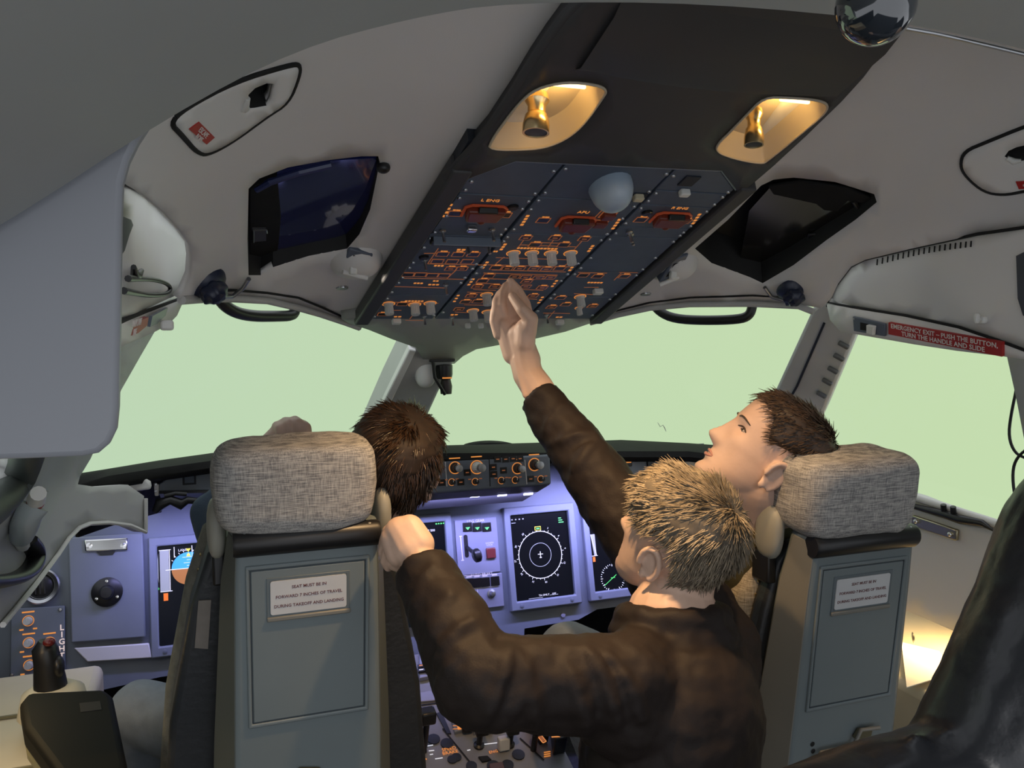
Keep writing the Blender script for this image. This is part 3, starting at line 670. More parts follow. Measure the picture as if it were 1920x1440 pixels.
# ------------------------------------------------------------------ charcoal housing behind the panel, with two lamp wells
hs = thing('overhead_housing', OH.at(0, 1.0, 0), 'charcoal overhead housing with two amber lit gasper wells', 'housing')
WELL_L = [(915,280),(922,262),(940,235),(975,190),(1005,165),(1060,152),(1120,158),(1138,168),(1130,182),(1100,225),(1075,250),(1040,270),(1000,279)]
WELL_R = [(1342,283),(1346,268),(1370,245),(1400,214),(1432,181),(1480,182),(1530,186),(1551,193),(1550,207),(1530,226),(1440,300),(1427,306),(1375,296)]
WELL_L = [tuple(p) for p in chaikin([Vector(q) for q in WELL_L], 2)]; WELL_R = [tuple(p) for p in chaikin([Vector(q) for q in WELL_R], 2)]
f0 = plane_f(OH.at(0, 0.8, 0.004), OH.n)
pxo = lambda a, b: None
def proj(p):
    d = Vector(p)-CAM; z = d.dot(FWD); return (960+FPX*d.dot(RGT)/z, 720-FPX*d.dot(UPV)/z)
HL_ = [(838,340),(875,300),(920,248),(965,182),(1000,126),(1030,82),(1065,36),(1110,-10),(1170,-70)]
HR_ = [(1665,-70),(1662,30),(1652,80),(1638,115),(1612,150),(1574,192),(1508,256),(1444,315),(1392,358)]
HO = HL_ + HR_ + [proj(OH.at(a, b, 0.004)) for a, b in ((0.262, 0.712), (0.254, 0.720), (0.182, 0.784), (-0.198, 0.770), (-0.258, 0.705))]
for L_ in (HL_, HR_):
    MB().tube([hit(x, y, f0)-OH.n*0.008 for x, y in resample(L_, 25, False)], 0.008, 10).build('housing_edge', HOUSING, hs, 60)
patch('housing_shell', HO, f0, HOUSING, [WELL_L, WELL_R], 30, hs, 0.03)
# raised cross ridges moulded in the shell
for v0, hh in ((1.03, 0.012),):
    m = MB(); rows = []
    for i in range(13):
        u_ = -0.20+0.42*i/12; sag = 0.02*math.cos(u_/0.21*math.pi/2)
        rows.append([OH.at(u_, v0-0.03-sag, -0.005), OH.at(u_, v0-sag*0.5, hh), OH.at(u_, v0+0.10, hh*0.9), OH.at(u_, v0+0.16, -0.005)])
    m.loft(rows, False, False); m.build('housing_ridge', HOUSING, hs, 50)
WELLM = mat('well_beige', (0.50, 0.43, 0.33), 0.5, var=0.05, vscale=10)
for W, gx, gy, sx in ((WELL_L, 1000, 212, -1), (WELL_R, 1400, 240, 1)):
    P = [hit(x, y, f0) for x, y in resample(W, 10)]; n = len(P); c = sum(P, Vector())/n
    R1 = [p*0.93+c*0.07 - OH.n*0.018 for p in P]; R2 = [p*0.75+c*0.25 - OH.n*0.034 for p in P]
    m = MB().loft([P, R1, R2], True, False); m.add(R2, [tuple(range(n))]); wl_ = m.build('lamp_well', WELLM, hs, 60)
    m = MB().tube([p+OH.n*0.001 for p in P]+[P[0]+OH.n*0.001], 0.0022, 6); m.build('well_rim', WELLM, wl_, 60)
    # gasper: swivel ball and cup
    base = hit(*((1007, 184) if sx < 0 else (1414, 212)), plane_f(OH.at(0, 0.8, -0.012), OH.n)); ax = Vector((-0.10, -0.16, -1.0)).normalized()
    q = 1.0 if sx < 0 else 0.78
    m = MB().lathe([(0.0, -0.01), (0.016*q, -0.006), (0.018*q, 0.004), (0.013*q, 0.012), (0.013*q, 0.022), (0.0165*q, 0.026), (0.0195*q, 0.040), (0.0195*q, 0.052), (0.0165*q, 0.052), (0.0145*q, 0.042), (0.0, 0.040)], base, ax, 24)
    gs = m.build('gasper', BRASS, hs, 35); gs['label'] = 'brass coloured air gasper'
    MB().lathe([(0.0, 0.0425), (0.0155*q, 0.0425), (0.0160*q, 0.051), (0.0, 0.0515)], base, ax, 24).build('gasper_mouth', BLACK, gs, 35)
    # warm lamp bar at the top end of the well
    tp = (1065, 160) if sx < 0 else (1490, 189)
    lp = hit(*tp, plane_f(OH.at(0, 0.8, -0.008), OH.n))
    MB().box(lp, (0.055, 0.006, 0.006), None).build('lamp_bar', mat('warm_lamp', (0.9, 0.8, 0.6), 0.4, emit=(1.0, 0.72, 0.36), estr=2.5), wl_, None, 0.002)
    area_light('well_lamp_light', lp+OH.n*0.006+OH.v*-0.006, c-OH.n*0.03, 0.04, 0.10, (1.0, 0.58, 0.16), sy=0.012)
    area_light('reading_lamp_light', c+OH.n*0.05, c+OH.n*0.05+Vector((0.04 if sx < 0 else -0.02, 0.12, -1)), 0.03, 2.8 if sx < 0 else 0.8, (1.0, 0.62, 0.29), spread=100)

# ------------------------------------------------------------------ smaller things on the headliner
def on_ceil(x, y, d=0.0): return hit(x, y, F_CEIL)-Vector((0, 0.34, 0.94))*-d
NC = Vector((0, -0.34, -0.94))
# rope hatches
def hatch(out, hole, sign, rot, label, body):
    P = [hit(x, y, F_CEIL) for x, y in resample([tuple(p) for p in chaikin([Vector(q) for q in out], 2)], 12)]
    c = sum(P, Vector())/len(P); t = thing('rope_hatch', c, label, 'hatch')
    mb = patch_mesh([tuple(p) for p in chaikin([Vector(q) for q in out], 2)], F_CEIL, [hole], 16); mb.v = [tuple(Vector(p)+NC*0.004) for p in mb.v]
    o = mb.build('cover', LINER2, t, 40); md = o.modifiers.new('solid', 'SOLIDIFY'); md.thickness = 0.006; md.offset = -1
    MB().tube([p+NC*0.0015 for p in P]+[P[0]+NC*0.0015], 0.0035, 6).build('hatch_gap', GAP, t, 60)
    H = [hit(x, y, F_CEIL)+NC*0.003 for x, y in hole]; ch = sum(H, Vector())/len(H)
    m = MB().loft([H, [h*0.8+ch*0.2-NC*0.03 for h in H]], True, False); m.add([h*0.8+ch*0.2-NC*0.03 for h in H], [tuple(range(len(H)))]); m.build('finger_recess', GAP, t, 40)
    k = max(range(len(hole)), key=lambda i: hole[i][1]-0.3*hole[i][0]); hh = H[k]; h2 = H[(k+1) % len(H)]
    MB().tube([H[k-1]*0.4+hh*0.6, hh, hh*0.3+h2*0.7], [0.003, 0.006, 0.004], 8).build('recess_lip', WHITE, t, 60)
    Pq = [hit(x, y, F_CEIL) for x, y in sign]; cs = sum(Pq, Vector())/4
    u_ = (Pq[1]-Pq[0]); fr_ = Frame(cs+NC*0.0045, u_, Pq[0]-Pq[3])
    s_ = MB().prism([fr_.at((p-fr_.o).dot(fr_.u), (p-fr_.o).dot(fr_.v), -0.0005) for p in Pq], fr_.n*0.002).build('sign', RED, t); s_['label'] = 'small red sign with white lettering'
    text('sign_text', body, fr_.mat(0, 0, 0.002), u_.length*0.15, INKW, s_, line=0.85)
hatch([(318,228),(345,200),(440,150),(540,120),(562,118),(560,140),(540,190),(500,215),(440,260),(395,285),(372,287),(340,250)], HOLE_L,
      [(369,225),(398,254),(381,266),(350,239)], 0, 'grey rope hatch cover with black finger hole on the headliner beside the partition panel', 'ESCAPE\nROPE')
hatch([(1800,308),(1808,282),(1850,265),(1920,236),(2000,210),(2040,260),(1990,340),(1920,357),(1880,364),(1845,358),(1812,330)], HOLE_R,
      [(1906,338),(1952,336),(1946,350),(1912,352)], 0, 'grey rope hatch cover set in headliner above the exit cover with slots', 'ESCAPE\nROPE')
# sun visors in their pockets
VGL = mat('blue_visor_glass', (0.014, 0.018, 0.09), 0.08, spec=0.9, coat=0.6)  # tinted glass, base made bluer to stand in for the lit panel's reflection
vl = thing('sun_visor', hit(600, 400, F_CEIL), 'glossy dark blue sun visor folded into the pocket beside a blue suction cup', 'sun visor')
nv = Vector((0.20, -0.27, -0.93)).normalized(); pv = hit(600, 390, F_CEIL)-nv*0.012; fv = plane_f(pv, nv)
MB().prism([hit(x, y, fv) for x, y in ((520,322),(600,303),(706,296),(704,335),(693,395),(672,440),(650,467),(580,481),(520,495),(512,400))], -nv*0.004).build('visor_glass', VGL, vl)
m = MB().prism([hit(x, y, fv)+nv*0.002 for x, y in ((467,352),(520,330),(527,406),(518,495),(490,513),(467,513))], -nv*0.012); fm = m.build('visor_clamp', MATTE, vl, None, 0.002)
MB().prism([hit(x, y, fv)+nv*0.004 for x, y in ((472,424),(498,424),(498,448),(474,450))], -nv*0.003).build('clamp_plate', HOUSING, fm)
MB().tube([hit(x, y, fv)+nv*0.006 for x, y in ((474,448),(474,426),(498,425),(499,431))], 0.0018, 6).build('clamp_wire', STEEL, fm)
MB().tube([hit(x, y, fv)+nv*0.003 for x, y in ((480,352),(505,338),(560,320),(620,306))], 0.006, 8).build('visor_rod', mat('navy_rod', (0.03, 0.04, 0.12), 0.3), vl)
MB().ell(hit(718, 310, F_CEIL)+NC*0.004, (0.012, 0.012, 0.010)).build('visor_stop', BLACK, vl, 60)
vr = thing('sun_visor', hit(1480, 430, F_CEIL), 'black sun visor folded into the dark pocket beside right exit cover', 'sun visor')
nv2 = Vector((-0.20, -0.27, -0.93)).normalized(); pv2 = hit(1480, 430, F_CEIL)-nv2*0.02; fv2 = plane_f(pv2, nv2)
MB().prism([hit(x, y, fv2) for x, y in ((1385,500),(1405,395),(1450,345),(1520,345),(1590,360),(1615,385),(1560,438),(1480,495),(1430,520))], -nv2*0.004).build('visor_glass', mat('smoked_visor', (0.012, 0.011, 0.009), 0.12, spec=0.6), vr)
MB().prism([hit(x, y, fv2)+nv2*0.006 for x, y in ((1440,345),(1500,335),(1590,348),(1640,370),(1625,378),(1590,372),(1570,392),(1545,390),(1530,378),(1450,360))], -nv2*0.006).build('visor_clamp', MATTE, vr, None, 0.002)
MB().prism([hit(x, y, fv2)+nv2*0.008 for x, y in ((1515,435),(1548,432),(1552,448),(1525,466),(1512,455))], -nv2*0.006).build('visor_latch', BLACK, vr, None, 0.002)
MB().tube([hit(x, y, fv2)+nv2*0.005 for x, y in ((1600,372),(1612,390),(1606,408))], 0.005, 8).build('visor_hinge', BLACK, vr, 60)
# map lights with sliders and little fluted gaspers below
def map_light(cx, cy, gx, gy, plate, sl, label, aim=None):
    c = on_ceil(cx, cy); t = thing('map_light', c, label, 'light')
    m = MB().ell(c+NC*-0.012+Vector((0, 0.01, 0)), (0.055, 0.075, 0.050), None, 24, 14, 2.3); m.build('fairing', LINER, t, 70)
    fp_ = plane_f(c+NC*0.042, (0, -0.72, -0.69))
    P = [hit(x, y, fp_) for x, y in plate]
    k = MB().prism(P, Vector((0, 0.02, 0.02))).build('switch_plate', mat('switch_slate', (0.10, 0.12, 0.16), 0.4), t, None, 0.003)
    c2 = sum(P, Vector())/len(P)
    MB().prism([p*0.55+c2*0.45+Vector((0, -0.001, -0.001)) for p in P], Vector((0, 0.004, 0.004))).build('slot', GAP, k)
    MB().box(hit(*sl, fp_)+Vector((0, -0.006, -0.004)), (0.015, 0.014, 0.018)).build('slider', WHITE, k, None, 0.003)
    MB().tube([P[-1]+Vector((0, -0.002, -0.004)), P[-2]+Vector((0, -0.002, -0.004))], 0.005, 8).build('plate_lip', LINER2, k, 60)
    if aim: area_light('hand_fill_light', c+NC*0.05+Vector((0.02, 0.03, 0)), aim, 0.03, 0.16, (1.0, 0.86, 0.70), spread=70)  # fill light added at the fairing to brighten the raised hand
    g_ = hit(gx, gy, F_CEIL); gm = knob_mesh('gasper_knob', 0.014, 0.022, STEEL)
    R = Vector((0, -0.2, -0.98)).to_track_quat('Z', 'Y').to_matrix().to_4x4()
    link_obj('gasper_knob', gm, None, t, Matrix.Translation(g_-Vector((0, -0.01, -0.016))) @ R)
map_light(668, 488, 642, 537, [(655,466),(700,478),(688,518),(642,506)], (661,503), 'grey map light with white slider beside the blue sun visor', AD(985, 650, 1.74))
map_light(1263, 497, 1213, 549, [(1262,488),(1292,477),(1272,516),(1236,531)], (1259,513), 'grey map light with white slider beside the black visor pocket')
# grab handles
def grab(path, A, B_, label):
    A, B_ = Vector(A), Vector(B_); n = (B_-A).cross(Vector((0, 0, 1))).normalized(); f = plane_f(A, n)
    P = [hit(x, y, f) for x, y in [tuple(q) for q in chaikin([Vector(p) for p in path], 2, False)]]
    t = thing('grab_handle', P[0], label, 'handle')
    MB().tube(P, 0.0125, 12).build('bar', BLACK, t, 60)
    for p in (P[0], P[-1]): MB().ell(p+Vector((0, 0, 0.004)), (0.02, 0.02, 0.014)).build('mount', BLACK, t, 60)
grab([(405,545),(415,568),(440,586),(475,593),(520,593),(548,592),(554,582),(550,560)], (-0.471, 2.022, 1.47), (-0.629, 1.817, 1.47), 'black grab handle over the left windscreen next to blue visor')
grab([(1222,566),(1236,585),(1265,598),(1320,601),(1385,599),(1405,592),(1411,575),(1412,556)], (0.471, 2.022, 1.47), (0.629, 1.817, 1.47), 'black grab handle over the right windscreen below the black visor pocket')
# suction cups with bent hose
def cup(x, y, hose, nrm, label):
    c = on_ceil(x, y); nrm = Vector(nrm).normalized(); t = thing('suction_cup', c, label, 'suction cup')
    MB().lathe([(0.036, 0.0), (0.034, 0.006), (0.024, 0.014), (0.018, 0.02), (0.0, 0.022)], c, nrm, 24).build('rubber_disc', BLUEP, t, 50)
    kn = MB(); rings = []
    for rr, hh in ((0.022, 0.018), (0.024, 0.022), (0.024, 0.032), (0.016, 0.036), (0.013, 0.042), (0.0, 0.046)):
        q = nrm.to_track_quat('Z', 'Y'); rings.append([c+q @ Vector((rr*(1+0.08*math.cos(6*a))*math.cos(a), rr*(1+0.08*math.cos(6*a))*math.sin(a), hh)) for a in [2*math.pi*k/36 for k in range(36)]])
    kn.loft(rings).build('locking_knob', BLUEP, t, 40)
    P = [on_ceil(a, b)+NC*0.012 for a, b in hose]
    MB().tube(P, 0.0045, 8).build('bracket_rod', STEEL, t, 60)
cup(388, 530, [(405,545),(435,545),(455,530),(466,512)], (0.45, -0.55, -0.7), 'navy suction cup knob beside the black handle on the left headliner')
cup(1485, 543, [(1470,555),(1445,548),(1432,530)], (-0.25, -0.6, -0.75), 'navy suction cup knob at the top of the right corner post')
# standby compass bracket on the centre post
c = hit(826, 695, plane_f((0, 2.62, 1.3), (0.05, -0.9, -0.4)))
t = thing('standby_camera', c, 'small black standby unit on a grey bracket at the top of the centre post', 'camera unit')
MB().ell(c+Vector((-0.045, 0.02, 0.0)), (0.035, 0.03, 0.055), None, 18, 12, 2.4).build('bracket_cheek', LINER2, t, 60)
MB().box(c+Vector((0.0, 0, 0.035)), (0.085, 0.05, 0.012)).build('bracket_plate', HOUSING, t, None, 0.004)
MB().box(c+Vector((0.0, 0, 0.048)), (0.085, 0.02, 0.016)).build('bracket_top', BLACK, t, None, 0.004)
for dx in (-0.03, 0.03): MB().ell(c+Vector((dx, -0.02, 0.05)), (0.012, 0.006, 0.008)).build('bracket_screw', WHITE, t, 60)
MB().lathe([(0.0, -0.024), (0.024, -0.024), (0.027, -0.01), (0.027, 0.02), (0.0, 0.024)], c+Vector((0.012, 0, -0.002)), (0, 0, 1), 20).build('barrel', BLACK, t, 40)
MB().box(c+Vector((0.014, -0.026, -0.022)), (0.030, 0.006, 0.004)).build('lit_mark', ORANGE, t)
MB().lathe([(0.0, -0.075), (0.018, -0.075), (0.020, -0.05), (0.014, -0.024), (0.0, -0.024)], c+Vector((0.018, 0, 0)), (0, 0, 1), 16).build('lens_tube', mat('brown_black', (0.02, 0.012, 0.01), 0.4), t, 40)
MB().tube([c+Vector((-0.03, -0.02, 0.03)), c+Vector((-0.024, -0.02, -0.02)), c+Vector((0.0, -0.02, -0.06)), c+Vector((0.01, -0.015, -0.075))], 0.006, 8).build('bracket_arm', BLACK, t, 60)
# mirrored dome under the arch
c = AD(1642, 10, 0.56)
t = thing('dome_camera', c, 'shiny black dome camera hanging from the dark arch', 'camera')
MB().ell(c, (0.0255, 0.0255, 0.0255), None, 32, 20).build('dome', mat('dome_black_gloss', (0.02, 0.025, 0.032), 0.08, 0.0, spec=1.0, coat=1.0), t, 180)
m = MB(); m.lathe([(0.0262, -0.001), (0.0275, 0.0), (0.0275, 0.004), (0.0262, 0.005)], c-Vector((0, 0, 0.010)), (0.1, 0.1, 1), 32)
MB().lathe([(0.0, 0.0), (0.030, 0.0), (0.032, 0.02), (0.028, 0.075), (0.0, 0.075)], c+Vector((0, 0, 0.012)), (0, 0, 1), 28).build('dome_base', BLACK, t, 40)
MB().tube([c+Vector((-0.052, 0.01, 0.035)), c+Vector((-0.04, 0.005, 0.010)), c+Vector((-0.033, 0.0, 0.012)), c+Vector((-0.02, 0.0, 0.03))], [0.003, 0.009, 0.006, 0.004], 8).build('dome_arm', BLACK, t, 60)

# ================================================================== MAIN INSTRUMENT PANEL
MP = Frame((0, 2.60, 0.787), (1, 0, 0), (0, 0.065, 0.271))
mp = thing('instrument_panel', MP.at(0, -0.30, 0), 'blue-grey main instrument panel with upright black displays', 'control panel')
def mz(pts): return [MP.px(x, y) for x, y in pts]
# base plate: wide top, centre tongue reaching down to the pedestal
bx0 = MP.px(1161, 1138)[1]
P = [(-1.25, 0.20), (1.05, 0.20), (1.05, -0.335), (0.56, -0.335), (0.49, -0.36), (0.295, -0.365), (0.285, -0.44), (-0.30, -0.44), (-0.30, -0.36), (-0.80, -0.36), (-1.25, -0.40)]
MB().prism([MP.at(a, b, -0.03) for a, b in P], MP.n*0.026).build('base_plate', MAIN2, mp)
# display units: raised bezel, recessed screen
def ring_prism(fr, outer, inner, h0, h1):
    m = MB(); n = len(outer)
    A = [fr.at(a, b, h0) for a, b in outer]; B_ = [fr.at(a, b, h1) for a, b in outer]; C_ = [fr.at(a, b, h1) for a, b in inner]; D_ = [fr.at(a, b, h0) for a, b in inner]
    return m.loft([A, B_, C_, D_], True, False)
def rect(a0, b0, a1, b1): return [(a0, b0), (a1, b0), (a1, b1), (a0, b1)]
NDW, NDH = 0.208, 0.278
SB = -0.276     # lower edge of the screens on the panel
disp = {}
for nm, a0, lab in (('pfd_left', -0.802, 'display beside the clipboard'), ('nd_left', -0.560, ''), ('centre', -0.160, ''), ('nd_right', 0.271, ''), ('pfd_right', 0.552, '')):
    a1, b0, b1 = a0+NDW, SB, SB+NDH
    d = ring_prism(MP, rect(a0-0.022, b0-0.030, a1+0.022, b1+0.026), rect(a0, b0, a1, b1), -0.004, 0.016).build('display_bezel', MAIN, mp, None, 0.004)
    MB().prism([MP.at(a, b, -0.004) for a, b in rect(a0-0.004, b0-0.004, a1+0.004, b1+0.004)], MP.n*0.005).build('screen', SCREEN, d)
    for q in ((a0+0.015, b0-0.014), (a1-0.015, b0-0.014)): MB().lathe([(0.0, 0), (0.006, 0), (0.006, 0.002), (0.0, 0.003)], MP.at(*q, 0.016), MP.n, 10).build('bezel_fastener', MAIN2, d)
    disp[nm] = (d, a0, b0, a1, b1)
HS = 0.0016
def flat(par, name, polys, mt, fr=MP, h=HS):
    m = MB()
    for p in polys: m.prism([fr.at(a, b, h) for a, b in p], fr.n*0.0004)
    o = m.build(name, mt, par)
    if len(polys) > 1: o['kind'] = 'stuff'
    return o
def strokes(par, name, segs, mt, w_=0.0016, fr=MP, h=HS):
    m = MB()
    for sg in segs:
        for p, q in zip(sg[:-1], sg[1:]):
            a, b = Vector(p), Vector(q); d = b-a
            if d.length < 1e-7: continue
            nn = Vector((-d.y, d.x)).normalized()*w_/2
            m.prism([fr.at(*(a+nn), h), fr.at(*(b+nn), h), fr.at(*(b-nn), h), fr.at(*(a-nn), h)], fr.n*0.0004)
    o = m.build(name, mt, par)
    if len(segs) > 1: o['kind'] = 'stuff'
    return o
def circ(c, r, n=40, a0=0, a1=360): return [(c[0]+r*math.cos(math.radians(a0+(a1-a0)*i/n)), c[1]+r*math.sin(math.radians(a0+(a1-a0)*i/n))) for i in range(n+1)]
# right navigation display: compass rose
d, a0, b0, a1, b1 = disp['nd_right']
c = MP.px(1013, 1040); R1 = abs(MP.px(1053, 1040)[0]-c[0])*1.0
strokes(d, 'compass_rose', [circ(c, R1, 64)], WLIT, 0.0022)
strokes(d, 'range_ring', [circ(c, R1*0.50, 48)], GRLIT, 0.0018)
strokes(d, 'aircraft_symbol', [[(c[0], c[1]-0.011), (c[0], c[1]+0.011)], [(c[0]-0.009, c[1]+0.002), (c[0]+0.009, c[1]+0.002)], [(c[0]-0.004, c[1]-0.009), (c[0]+0.004, c[1]-0.009)]], WLIT, 0.0022)
tk = []
for i in range(36):
    t = math.radians(i*10+5); L = 0.008 if i % 3 == 0 else 0.004
    tk.append([(c[0]+R1*math.cos(t), c[1]+R1*math.sin(t)), (c[0]+(R1+L)*math.cos(t), c[1]+(R1+L)*math.sin(t))])
strokes(d, 'rose_ticks', tk, WLIT, 0.0014)
for i, s_ in enumerate(('3', '6', '9', '12', '15', '18', '21', '24', '27', '30', '33')):
    t = math.radians(68-i*30); text('rose_number', s_, MP.mat(c[0]+(R1+0.014)*math.cos(t), c[1]+(R1+0.014)*math.sin(t), HS, t-math.pi/2), 0.0085, WLIT, d)
q = MP.px(1008, 992); flat(d, 'heading_box', [rect(q[0]-0.011, q[1]-0.004, q[0]+0.011, q[1]+0.009)], YLIT); flat(d, 'heading_box_inner', [rect(q[0]-0.009, q[1]-0.0025, q[0]+0.009, q[1]+0.007)], SCREEN, h=HS+0.0004)
strokes(d, 'heading_digits', [[(q[0]-0.006, q[1]+0.002), (q[0]+0.006, q[1]+0.002)]], GLIT, 0.004, h=HS+0.0009)
q = MP.px(1052, 978); flat(d, 'green_readout', [rect(q[0]-0.010, q[1]-0.003+k*0.007, q[0]+0.008-k*0.004, q[1]+k*0.007) for k in range(3)], GLIT)
q = MP.px(970, 975); flat(d, 'white_readout', [rect(q[0]-0.022+k*0.013, q[1], q[0]-0.017+k*0.013, q[1]+0.004) for k in range(4)]+[rect(q[0]-0.022, q[1]-0.010, q[0]-0.008, q[1]-0.008)], GRLIT)
q = MP.px(1020, 1117); strokes(d, 'status_line', [[(q[0]-0.055, q[1]-0.004), (q[0]-0.005, q[1]-0.004)], [(q[0]+0.02, q[1]), (q[0]+0.05, q[1])]], GRLIT, 0.0018)
text('status_text', 'TA ONLY', MP.mat(q[0], q[1]+0.0025, HS), 0.009, WLIT, d); text('status_text', 'OFF', MP.mat(q[0]+0.036, q[1]+0.003, HS), 0.008, WLIT, d)
# primary flight displays
def pfd(nm, cx, cyv):
    d, a0, b0, a1, b1 = disp[nm]; c = (cx, cyv); r = 0.046
    flat(d, 'sky', [circ(c, r, 30, 0, 180)+[]], CYLIT)
    flat(d, 'ground', [circ(c, r, 30, 180, 360)], BRLIT)
    strokes(d, 'horizon_line', [[(c[0]-r*1.35, c[1]), (c[0]+r*1.35, c[1])]], WLIT, 0.0022, h=HS+0.0005)
    strokes(d, 'pitch_ladder', [[(c[0]-0.012*k, c[1]+dy), (c[0]+0.012*k, c[1]+dy)] for k, dy in ((0.4, 0.008), (1.1, 0.016), (0.4, 0.024), (1.4, 0.032), (0.4, 0.04))], WLIT, 0.0014, h=HS+0.0005)
    strokes(d, 'bank_ticks', [[(c[0]+r*1.04*math.cos(math.radians(t)), c[1]+r*1.04*math.sin(math.radians(t))), (c[0]+r*1.15*math.cos(math.radians(t)), c[1]+r*1.15*math.sin(math.radians(t)))] for t in (30, 45, 60, 75, 105, 120, 135, 150)], WLIT, 0.0018)
    flat(d, 'roll_pointer', [[(c[0]-0.007, c[1]+r+0.010), (c[0]+0.007, c[1]+r+0.010), (c[0], c[1]+r)], [(c[0]-0.006, c[1]+r-0.012), (c[0]+0.006, c[1]+r-0.012), (c[0], c[1]+r-0.001)]], YLIT, h=HS+0.0005)
    tx = c[0]-0.063
    flat(d, 'speed_tape', [rect(tx-0.014, c[1]-0.058, tx+0.010, c[1]+0.056)], GRLIT)
    strokes(d, 'tape_frame', [[(tx-0.016, c[1]+0.057), (tx+0.016, c[1]+0.057)], [(tx+0.012, c[1]+0.057), (tx+0.012, c[1]-0.058)], [(tx-0.014, c[1]-0.059), (tx+0.018, c[1]-0.059)]], WLIT, 0.002, h=HS+0.0005)
    flat(d, 'low_speed_band', [rect(tx-0.006, c[1]-0.085, tx+0.006, c[1]-0.064)], mat('orange_red_lit', (0.6, 0.15, 0.02), 0.5, emit=(0.9, 0.18, 0.02), estr=0.7))
    flat(d, 'trim_scale', [circ((tx-0.022, c[1]+0.006), 0.008, 12, 90, 270)+rect(tx-0.022, c[1]-0.034, tx-0.018, c[1]+0.048)[1:3]], GRLIT)
    strokes(d, 'mode_bars', [[(c[0]-0.038, b1-0.006), (c[0]-0.038, b1-0.036)], [(c[0]+0.010, b1-0.006), (c[0]+0.010, b1-0.036)]], WLIT, 0.002)
    text('mode_text', 'LAND', MP.mat(c[0]-0.014, b1-0.017, HS), 0.010, WLIT, d)
    text('trim_value', '1.0', MP.mat(tx-0.022, c[1]-0.050, HS), 0.009, GLIT, d)
q = MP.px(345, 1066); pfd('pfd_left', q[0]+0.013, q[1])
# right primary display: tape on the left and a white dial below
d, a0, b0, a1, b1 = disp['pfd_right']
q = MP.px(1111, 1030); flat(d, 'speed_tape', [[(q[0]-0.004, q[1]+0.05), (q[0]+0.012, q[1]+0.05), (q[0]+0.012, q[1]-0.022), (q[0]+0.004, q[1]-0.022)]], GRLIT)
strokes(d, 'tape_frame', [[(q[0]-0.004, q[1]+0.05), (q[0]+0.012, q[1]-0.02)], [(q[0]-0.006, q[1]-0.022), (q[0]+0.016, q[1]-0.022)]], WLIT, 0.0018, h=HS+0.0005)
flat(d, 'trim_scale', [rect(q[0]-0.030, q[1]-0.005+0.012*k, q[0]-0.020, q[1]+0.004+0.012*k) for k in range(5)], GRLIT)
q2 = MP.px(1113, 1050); flat(d, 'low_speed_band', [rect(q2[0]-0.003, q2[1]-0.006, q2[0]+0.006, q2[1]+0.010)], mat('orange_red_lit', (0.6, 0.15, 0.02), 0.5, emit=(0.9, 0.18, 0.02), estr=0.7))
c = (MP.px(1149, 1083)[0], MP.px(1149, 1083)[1]); r = 0.046
tk = [[(c[0]+r*math.cos(math.radians(t)), c[1]+r*math.sin(math.radians(t))), (c[0]+(r-(0.008 if t % 30 == 0 else 0.004))*math.cos(math.radians(t)), c[1]+(r-(0.008 if t % 30 == 0 else 0.004))*math.sin(math.radians(t)))] for t in range(0, 360, 10)]
strokes(d, 'heading_dial', tk, WLIT, 0.0020)
strokes(d, 'course_needle', [[(c[0]-r*0.75, c[1]-r*0.5), (c[0]+r*0.3, c[1]+r*0.2)], [(c[0]-0.008, c[1]), (c[0]+0.008, c[1])]], GLIT, 0.0018)
# centre system display
d, a0, b0, a1, b1 = disp['centre']
q = MP.px(822, 983); flat(d, 'green_readout', [rect(q[0]-0.010+0.008*k, q[1], q[0]-0.005+0.008*k, q[1]+0.004) for k in range(4)], GLIT)
q = MP.px(806, 995); text('system_text', 'LFE 500', MP.mat(q[0], q[1], HS), 0.010, WLIT, d)
q = MP.px(800, 1017); text('system_text', 'EXTRA', MP.mat(q[0], q[1], HS), 0.010, WLIT, d)
for x, y in ((808,1033),(823,1038)):
    q = MP.px(x, y); flat(d, 'gear_triangle', [[(q[0]-0.008, q[1]+0.006), (q[0]+0.008, q[1]+0.006), (q[0], q[1]-0.009)]], GLIT)
q = MP.px(818, 1047); strokes(d, 'system_line', [[(q[0]-0.03, q[1]), (q[0]+0.026, q[1])], [(q[0]-0.03, q[1]-0.006), (q[0]+0.02, q[1]-0.006), (q[0]+0.02, q[1]-0.014), (q[0]-0.03, q[1]-0.014)]], GLIT, 0.0016)

# landing gear and autobrake plates
MAINL = mat('panel_lavender', (0.25, 0.26, 0.33), 0.45, var=0.04, vscale=14)
def mrect(x0, y0, x1, y1):
    a, b = MP.px(x0, y0); c_, d_ = MP.px(x1, y1); return rect(a, d_, c_, b)
gp = MB().prism([MP.at(a, b, -0.004) for a, b in rect(0.083, -0.175, 0.226, 0.002)], MP.n*0.008).build('gear_plate', MAINL, mp, None, 0.002)
ap = MB().prism([MP.at(a, b, -0.004) for a, b in rect(0.083, -0.285, 0.230, -0.179)], MP.n*0.008).build('autobrake_plate', MAINL, mp, None, 0.002)
h4 = 0.0042
FRH = Frame(MP.at(0, 0, h4), MP.u, MP.v)
q = FRH.px(892, 977); text('plate_title', 'LDG GEAR', FRH.mat(*q, 0.0), 0.0125, INKW, gp)
for x in (876, 894, 912):
    q = FRH.px(x, 988); bt = MB().box((0, 0, 0.002), (0.030, 0.028, 0.006)).build('gear_light', BUTTON, gp, None, 0.001, M=FRH.mat(*q))
    flat(bt, 'green_triangle', [[(q[0]-0.008, q[1]-0.001), (q[0]+0.008, q[1]-0.001), (q[0], q[1]-0.010)]], GLIT, FRH, 0.0052)
